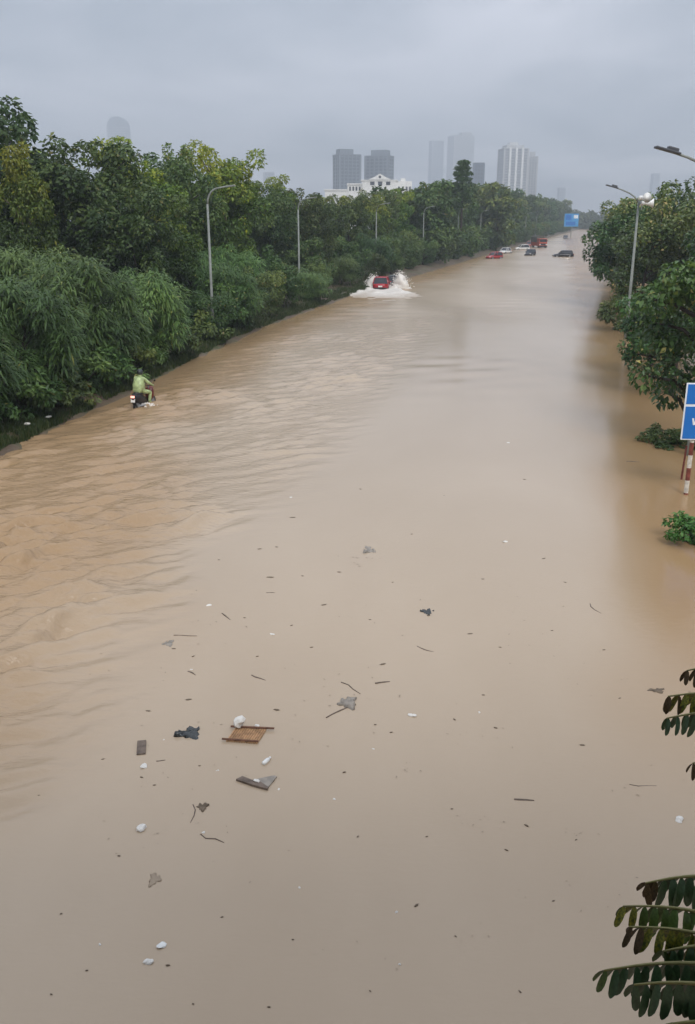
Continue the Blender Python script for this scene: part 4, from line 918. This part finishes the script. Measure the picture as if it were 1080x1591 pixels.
# ------------------------------------------------------------------ flotsam on the water
M['foam'] = mat('polystyrene', (0.66, 0.64, 0.59), 0.7, 0.3, 0.1, 12, bump=0.4, bump_scale=60)
M['bamboo'] = mat('bamboo', (0.40, 0.235, 0.12), 0.6, 0.35, 0.4, 9); M['bamboo_dark'] = mat('bamboo_dark', (0.15, 0.07, 0.04), 0.6, 0.35, 0.4, 9)
M['wet_wood'] = mat('wet_wood', (0.14, 0.105, 0.08), 0.6, 0.35, 0.4, 10, bump=.4); M['black_bag'] = mat('black_plastic', (0.022, 0.028, 0.028), 0.22, 0.6, 0.4, 12)
M['grey_bag'] = mat('grey_plastic', (0.24, 0.21, 0.17), 0.3, 0.5, 0.3, 8); M['dark_leaf'] = mat('rotten_leaf', (0.14, 0.105, 0.07), 0.6, 0.3, 0.4, 10); M['bottle'] = mat('clear_plastic', (0.70, 0.71, 0.68), 0.15, 0.6, 0.1, 10)
def foam_block(px, py, wpx, hpx, label, name='foam_block', cat='foam block', seed=1, z=0.02, m='foam', group=None, tall=.35):
    p, k = spot(px, py); w = wpx * k * .86; o = MB().blob((0, 0, 0), (w * .5, w * .42, max(.012, w * tall)), seed, .42, 2).build(name, M[m], loc=(p.x, p.y, z if z > .04 else z - .014)); o.rotation_euler.z = seed
    return tag(o, label, cat, group)
# bamboo mat with the foam block on it
p, k = spot(381, 1143); matt = empty('bamboo_mat', (p.x, p.y, .012), R(-8), 'brown bamboo slat mat floating with a white foam block on its edge', 'mat')
w, dp = .50, .40
for i in range(13): MB().tube([(-w / 2 + .02 + w * i / 13.2, -dp / 2, .0), (-w / 2 + .07 + w * i / 13.2, dp / 2, .0)], .017, 6).build('slat', M['bamboo'], matt)
MB().tube([(-w / 2 - .06, -dp / 2 + .01, .025), (w / 2 - .0, -dp / 2 + .02, .025)], .016, 7).build('rail', M['bamboo_dark'], matt)
MB().tube([(-w / 2 - .02, dp / 2 - .03, .025), (w / 2 + .16, dp / 2 - .0, .03)], .016, 7).build('rail', M['bamboo_dark'], matt)
foam_block(372, 1131, 21, 18, 'chunky white foam block resting on the bamboo mat', seed=2, z=.10, tall=.40)
foam_block(400, 1132, 9, 6, 'small white foam crumb at the back rail of the bamboo mat', seed=6, z=.05, cat='foam crumb')
foam_block(222, 1287, 20, 15, 'white foam lump floating alone below the plank', seed=3, tall=.3)
foam_block(1056, 1275, 16, 10, 'white foam scrap drifting alone near the big drooping fronds', seed=4, tall=.22)
foam_block(250, 1470, 16, 10, 'whitish crumpled scrap above the pale oval scrap low in the picture', seed=9, m='bottle', tall=.2)
foam_block(232, 1494, 15, 12, 'pale oval scrap low in the picture beside a dark leaf', seed=10, tall=.25)
foam_block(222, 1191, 15, 7, 'flat white scrap just below the short grey plank', seed=5, tall=.18)
foam_block(641, 1112, 12, 8, 'pale scrap with a dark crumb floating right of the twig tangle'.replace('right of', 'past'), seed=12, tall=.2)
foam_block(785, 842, 10, 5, 'white scrap floating mid stream level with the leafy clump', seed=13, tall=.2)
p, k = spot(414, 1184); bo = empty('plastic_bottle', (p.x, p.y, .02), R(-28), 'small white plastic bottle floating past the bamboo mat', 'bottle')
MB().tube([(0, -.085, 0), (0, -.075, 0), (0, .03, 0), (0, .065, 0), (0, .085, 0)], [.018, .032, .033, .016, .014], 10).build('bottle_body', M['bottle'], bo, True)
MB().tube([(0, .085, 0), (0, .105, 0)], .015, 8).build('cap', M['white'], bo)
p, k = spot(220, 1163); pk = MB().box((0, 0, 0), (.13, .34, .035), bevel=.006).build('wood_plank', M['wet_wood'], loc=(p.x, p.y, .014)); pk.rotation_euler = (R(3), 0, R(10)); tag(pk, 'short grey brown wooden plank floating on end of the litter field', 'plank')
def crumple(px, py, wpx, dpx, m, name, label, cat, seed, hh=.03, group=None):
    p, k = spot(px, py); g = np.random.default_rng(seed); sy = k / max(.2, abs(ray(px, py).normalized().z)); n_ = 14
    gx, gy = np.meshgrid(np.linspace(-1, 1, n_), np.linspace(-1, 1, n_)); r_ = np.sqrt(gx ** 2 + gy ** 2); an = np.arctan2(gy, gx)
    lim = .72 + .2 * np.sin(3 * an + seed) + .12 * np.sin(7 * an + 2 * seed); q = np.minimum(1, lim / np.maximum(r_, 1e-3)); gx, gy = gx * q, gy * q
    z = hh * (vnoise(gx * 3 + seed, gy * 3, seed) + .5 * vnoise(gx * 8, gy * 8 + seed, seed) - .45) ; z = np.where(np.sqrt(gx ** 2 + gy ** 2) > lim * .97, -.012, z)
    i = (np.arange(n_ - 1)[:, None] * n_ + np.arange(n_ - 1)[None, :]).ravel()
    o = mesh_obj(name, np_mesh(name, np.stack([gx * wpx * k * .62, gy * dpx * sy * .62, z], -1).reshape(-1, 3), np.stack([i, i + 1, i + n_ + 1, i + n_], -1), M[m], True), None, (p.x, p.y, .006))
    so = o.modifiers.new('thickness', 'SOLIDIFY'); so.thickness = .006; so.offset = -1
    return tag(o, label, cat, group)
crumple(294, 1140, 40, 18, 'black_bag', 'plastic_bag', 'crumpled black plastic bag floating between the plank and the bamboo mat', 'plastic bag', 4, .09)
crumple(664, 951, 20, 10, 'black_bag', 'plastic_bag', 'small dark rounded bag floating mid stream by itself', 'plastic bag', 6, .07)
crumple(573, 855, 20, 11, 'grey_bag', 'plastic_bag', 'grey plastic bag with a pale fold drifting mid stream', 'plastic bag', 9, .05)
crumple(541, 1092, 30, 20, 'grey_bag', 'plastic_bag', 'grey plastic film caught in the tangle of twigs', 'plastic bag', 11, .06)
crumple(315, 1254, 18, 12, 'dark_leaf', 'leaf_clump', 'dark waterlogged leaf clump on a curved twig', 'leaf clump', 12, .03)
M['rag'] = mat('muddy_rag', (0.29, 0.225, 0.155), .5, .4, .1, 6)
crumple(240, 1366, 20, 20, 'rag', 'sunken_rag', 'dim sunken rag barely showing under the water', 'rag', 14, .008)
crumple(262, 1000, 18, 10, 'grey_bag', 'plastic_bag', 'pale grey film drifting near the rippled water', 'plastic bag', 17, .02)
crumple(1021, 1073, 28, 8, 'dark_leaf', 'leaf_clump', 'dark flat leaf clump drifting beside the upper drooping fronds', 'leaf clump', 18, .02)
p, k = spot(395, 1216); tb = empty('broken_board', (p.x, p.y, .01), R(-14), 'dark broken board with a triangular grey sheet floating below the bottle', 'board')
MB().prism([(-.26, -.02), (-.20, .07), (-.05, .02), (.10, .0), (.24, -.09), (.24, -.13), (.0, -.09)], -.01, .022).build('board', M['wet_wood'], tb)
MB().prism([(-.05, .03), (.23, -.08), (.27, .20), (.22, .21)], -.012, .008).build('sheet', M['grey_bag'], tb)
MB().blob((.04, .0, .03), (.05, .035, .02), 4, .2, 1).build('foam_crumb', M['foam'], tb)
def stick(px0, py0, px1, py1, r, label, name='wood_stick', cat='stick', m='wet_wood', kink=.03, group=None):
    a, k = spot(px0, py0); b_, _ = spot(px1, py1); c = (a + b_) / 2; g = random.Random(px0 * 7 + py0)
    a, b_ = a - c, b_ - c; L_ = (b_ - a).length; nrm = Vector((-(b_ - a).y, (b_ - a).x, 0)) * (1 / max(L_, 1e-4))
    pts = [a.lerp(b_, t) + nrm * g.uniform(-kink, kink) * L_ * (0 if t in (0, 1) else 1) + Vector((0, 0, g.uniform(0, .006))) for t in (0, .3, .62, 1)]; r *= .55
    return tag(MB().tube(pts, [r, r * 1.1, r, r * .55], 7).build(name, M[m], loc=(c.x, c.y, -.002)), label, cat, group)
stick(799, 1242, 830, 1244, .028, 'short dark stick floating alone in the smooth lower water')
stick(583, 1062, 606, 1059, .026, 'dark stick floating just past the twig tangle')
stick(391, 1049, 413, 1057, .022, 'slanting dark stick floating between two dark crumbs above the bamboo mat', kink=.1)
stick(345, 953, 358, 963, .022, 'short slanting twig near the ripple edge', 'twig', 'twig')
stick(648, 1004, 674, 1013, .02, 'faint twig with ragged leaves in mid stream', 'twig', 'twig', kink=.12)
stick(917, 938, 934, 953, .018, 'crooked twig floating near the brown shallows', 'twig', 'twig', kink=.15)
stick(973, 717, 994, 718, .035, 'thin dark stick floating level with the striped sign post')
stick(978, 1219, 1020, 1221, .012, 'long thin twig floating above the big drooping fronds', 'twig', 'twig', kink=.08)
stick(507, 1115, 545, 1097, .02, 'dark twig at the lower end of the tangle', 'twig', 'twig', kink=.12)
stick(530, 1060, 560, 1078, .016, 'thin twig at the upper end of the tangle', 'twig', 'twig', kink=.1)
stick(300, 1250, 296, 1278, .012, 'thin curved twig trailing from the waterlogged leaf clump', 'twig', 'twig', kink=.2)
stick(312, 1296, 348, 1309, .014, 'twig with a white speck below the waterlogged leaf clump', 'twig', 'twig', kink=.12)
stick(243, 1183, 257, 1181, .014, 'short twig beside the flat white scrap', 'twig', 'twig')
stick(292, 1043, 304, 1049, .022, 'stubby dark stick with a pale end near the black bag', kink=.08)
stick(270, 987, 306, 988, .014, 'thin straight twig on the edge of the ripples', 'twig', 'twig')
stick(414, 921, 428, 921, .014, 'short faint twig mid stream below a dark crumb', 'twig', 'twig')
WS = ('tiny white scrap floating on the brown floodwater', 'litter scrap', 'tiny white scraps')
for i, (px, py, s) in enumerate(((452, 773, 6), (790, 688, 5), (423, 985, 9), (325, 940, 8), (78, 1105, 9), (347, 792, 5), (745, 1107, 6), (580, 1163, 5), (519, 1241, 6), (465, 1379, 5), (620, 1498, 5), (338, 1197, 5), (616, 1417, 5), (254, 1149, 5), (155, 1467, 7), (297, 1040, 6), (317, 1293, 7), (433, 1226, 6), (43, 674, 10), (77, 662, 8))):
    foam_block(px, py, s, s, WS[0], 'litter_scrap', WS[1], 20 + i, .008 if px > 80 or py > 700 else .35, 'foam', WS[2], .22)
DS = ('small dark leaf fragment floating on the brown floodwater', 'leaf fragment', 'dark leaf fragments')
def frag_mesh(seed):
    g = random.Random(seed); mb = MB(); q = [(math.cos(a) * g.uniform(.6, 1.1), math.sin(a) * .45 * g.uniform(.6, 1.1)) for a in np.linspace(0, 5.6, 8)]
    mb.prism(q, -.1, .16, top_scale=.85); mb.tube([(-1.1, 0, .05), (-.3, .05, .2), (.9, -.04, .12)], [.05, .09, .04], 4)
    o = mb.build('leaf_fragment', M['dark_leaf']); me_ = o.data; bpy.data.objects.remove(o); return me_
FR = [frag_mesh(s) for s in range(4)]
SPOTS = [(265, 895, 6), (403, 853, 9), (420, 897, 14), (455, 804, 13), (527, 889, 8), (503, 940, 13), (730, 985, 11), (750, 900, 7), (963, 1085, 6), (905, 1158, 12), (787, 1321, 8), (647, 1407, 12), (293, 1087, 12), (770, 1131, 9), (845, 868, 9), (858, 980, 6), (818, 1283, 10), (453, 972, 7), (14, 1080, 6), (160, 1180, 8), (135, 1508, 6), (418, 1565, 8), (808, 1541, 7), (95, 1420, 6), (261, 1500, 9), (583, 1126, 6), (608, 1138, 6), (575, 963, 6), (484, 1006, 7), (470, 895, 6), (751, 1080, 6), (706, 1118, 8), (777, 1006, 6), (400, 1020, 6), (180, 1075, 7), (230, 1105, 12), (270, 1008, 8), (300, 1020, 7), (430, 850, 6), (535, 1200, 8), (556, 1300, 6), (702, 1257, 6), (895, 1305, 6), (220, 1208, 8), (240, 1220, 6), (185, 1330, 7), (60, 1236, 6), (610, 905, 5), (690, 770, 5), (560, 760, 5), (815, 745, 6), (640, 830, 5), (878, 905, 6), (938, 1010, 7), (663, 1300, 5), (455, 1460, 6), (345, 1425, 6), (708, 1455, 6), (860, 1400, 6), (575, 1540, 6), (80, 1545, 6), (300, 1560, 6), (430, 1103, 12), (595, 1032, 14), (380, 960, 5), (340, 870, 5), (310, 1190, 5)]
for i, (px, py, s) in enumerate(SPOTS):
    p, k = spot(px, py); o = mesh_obj('leaf_fragment', FR[i % 4], None, (p.x, p.y, .004)); q = s * k * .44; o.scale = (q, q, min(q, .035)); o.rotation_euler.z = random.gauss(0, .5) + (3.14 if i % 3 else 0); tag(o, *DS)

def specks():
    g = np.random.default_rng(55); V, Fq = [], []
    cs = [(g.uniform(80, 1000), g.uniform(830, 1480), g.uniform(20, 90)) for _ in range(26)] + [(540, 1085, 40), (390, 1150, 60), (260, 1010, 60), (250, 1200, 60), (325, 1275, 50)]
    for cx_, cy_, sp in cs:
        for _ in range(int(g.integers(4, 14))):
            p, k = spot(cx_ + g.normal() * sp, cy_ + g.normal() * sp * .35); q = k * g.uniform(.6, 1.7); a = g.random() * 6.28; b0 = len(V)
            for t in range(5): V.append((p.x + math.cos(a) * q * math.cos(t * 1.257) * 1.5 - math.sin(a) * q * .6 * math.sin(t * 1.257), p.y + math.sin(a) * q * math.cos(t * 1.257) * 1.5 + math.cos(a) * q * .6 * math.sin(t * 1.257), .009))
            Fq.append((b0, b0 + 1, b0 + 2, b0 + 3)); Fq.append((b0, b0 + 3, b0 + 4, b0 + 4)); Fq.pop()
    tag(mesh_obj('floating_chaff', np_mesh('floating_chaff', V, Fq, M['chaff'])), 'fine brown chaff and leaf crumbs drifting on the floodwater', kind='stuff')
M['chaff'] = mat('chaff', (0.20, 0.15, 0.10), .7, .3, .4, 3)
specks()
# ------------------------------------------------------------------ compound leaves reaching in beside the bridge
M['lf_green'] = mat('leaflet_green', (0.075, 0.135, 0.030), 0.4, 0.45, 0.3, 9); M['lf_dark'] = mat('leaflet_dark', (0.042, 0.092, 0.036), 0.38, 0.5, 0.3, 9)
M['lf_yellow'] = mat('leaflet_yellow', (0.26, 0.25, 0.03), 0.45, 0.4, 0.35, 9, alt=(0.06, 0.085, 0.018)); M['lf_brown'] = mat('leaflet_brown', (0.085, 0.055, 0.024), 0.5, 0.35, 0.4, 12); M['rachis'] = mat('leaf_stalk', (0.20, 0.19, 0.07), 0.5, 0.35, 0.2, 6)
def leaflet(mname):
    """oblong folded leaflet, base at the origin, tip along +Y, underside -Z"""
    V, Fq = [], []; st = ((0, .012), (.10, .30), (.30, .46), (.60, .50), (.85, .40), (.96, .2), (1.0, .02))
    for t, h in st: 
        bend = -.16 * t * t
        V += [(-h * .31, t, bend + h * .11), (0, t, bend), (h * .31, t, bend + h * .11)]
    for i in range(len(st) - 1):
        for c in range(2): k = i * 3 + c; Fq.append((k, k + 1, k + 4, k + 3))
    return np_mesh('leaf', V, Fq, M[mname], True)
LM = {k: leaflet(k) for k in ('lf_green', 'lf_dark', 'lf_yellow', 'lf_brown')}
tree = empty('senna_tree', (2.3, 3.6, -.3), 0, 'young tree beside the bridge with drooping paired leaflets, some yellowing', 'tree')
MB().tube([(0, 0, 0), (.05, -.05, 2.0), (-.05, -.2, 4.2), (-.1, -.3, 6.3)], [.12, .10, .07, .03], 9).build('trunk', M['bark'], tree, True)
g = np.random.default_rng(3); tl = Vector(tree.location)
def frond(bpx, bpy_, tpx, tpy, depth, ll, cols, n_=9, dd=0.0):
    a = at(bpx, bpy_, depth + dd); b_ = at(tpx, tpy, depth); L_ = (b_ - a).length
    ra = [a.lerp(b_, t) + Vector((0, 0, .05 * L_ * math.sin(math.pi * t))) for t in np.linspace(0, 1, 9)]
    hub = Vector((2.2, 3.35, a.z - .25))
    fr = MB().tube([q - tl for q in [hub, hub.lerp(a, .6) + Vector((0, 0, .05))] + ra], [.016, .011] + list(np.linspace(.008, .003, 9)), 6).build('frond', M['rachis'], tree, True)
    dr = (b_ - a).normalized(); side = dr.cross(Vector((0, 0, 1))).normalized()
    for i in range(n_):
        t = .06 + .92 * i / (n_ - 1); p = a.lerp(b_, t) + Vector((0, 0, .05 * L_ * math.sin(math.pi * t)))
        for s in (-1, 1):
            c = cols[0] if t < .55 else (cols[1] if t < .86 else cols[2])
            if g.random() < .12: c = cols[1]
            ydir = (side * s * (.50 + g.normal() * .12) + Vector((0, 0, -.85)) + dr * (.20 + g.normal() * .13)).normalized()
            zdir = (side * s * .9 + Vector((0, 0, .5)) + dr * g.normal() * .32); zdir = (zdir - ydir * zdir.dot(ydir)).normalized(); xdir = ydir.cross(zdir)
            sz = .93 * ll * (.62 + .38 * math.sin(math.pi * min(1, .18 + t * .78))) * g.uniform(.92, 1.08)
            o = mesh_obj('leaf', LM[c], fr); Mx = Matrix((xdir, ydir, zdir)).transposed().to_4x4(); o.matrix_local = Matrix.Translation(p - tl) @ Mx @ Matrix.Diagonal((sz, sz, sz, 1))
frond(1120, 1362, 1003, 1372, 3.25, .125, ('lf_dark', 'lf_dark', 'lf_brown'), 9)
frond(1120, 1425, 968, 1408, 3.1, .115, ('lf_green', 'lf_green', 'lf_yellow'), 10)
frond(1130, 1462, 978, 1440, 3.0, .115, ('lf_yellow', 'lf_yellow', 'lf_brown'), 10)
frond(1125, 1500, 938, 1508, 2.9, .125, ('lf_dark', 'lf_dark', 'lf_green'), 12)
frond(1130, 1535, 985, 1530, 2.8, .13, ('lf_dark', 'lf_dark', 'lf_dark'), 9)
frond(1135, 1470, 1030, 1478, 2.95, .12, ('lf_green', 'lf_dark', 'lf_green'), 8)
frond(1140, 1590, 1035, 1592, 2.75, .12, ('lf_dark', 'lf_dark', 'lf_dark'), 8)
frond(1150, 1036, 1067, 1042, 3.7, .10, ('lf_brown', 'lf_brown', 'lf_brown'), 6)
frond(1160, 1082, 1038, 1082, 3.6, .115, ('lf_green', 'lf_yellow', 'lf_brown'), 9)
frond(1160, 1108, 1036, 1116, 3.5, .105, ('lf_dark', 'lf_dark', 'lf_dark'), 9)
frond(1150, 1180, 1076, 1186, 3.5, .10, ('lf_brown', 'lf_brown', 'lf_brown'), 5)

# ------------------------------------------------------------------ haze over the whole place
bmh = MB().box((0, 0, 164.3), (6300, 6300, 331.4))
hm = bpy.data.materials.new('haze_air'); hm.use_nodes = True; hn = hm.node_tree.nodes; hn.clear()
ho = hn.new('ShaderNodeOutputMaterial'); hv = hn.new('ShaderNodeVolumePrincipled')
hv.inputs['Color'].default_value = (0.84, 0.92, 1.0, 1); hv.inputs['Density'].default_value = 0.00060; hv.inputs['Anisotropy'].default_value = 0.1
hm.node_tree.links.new(hv.outputs[0], ho.inputs['Volume'])
tag(bmh.build('haze', hm), kind='stuff')
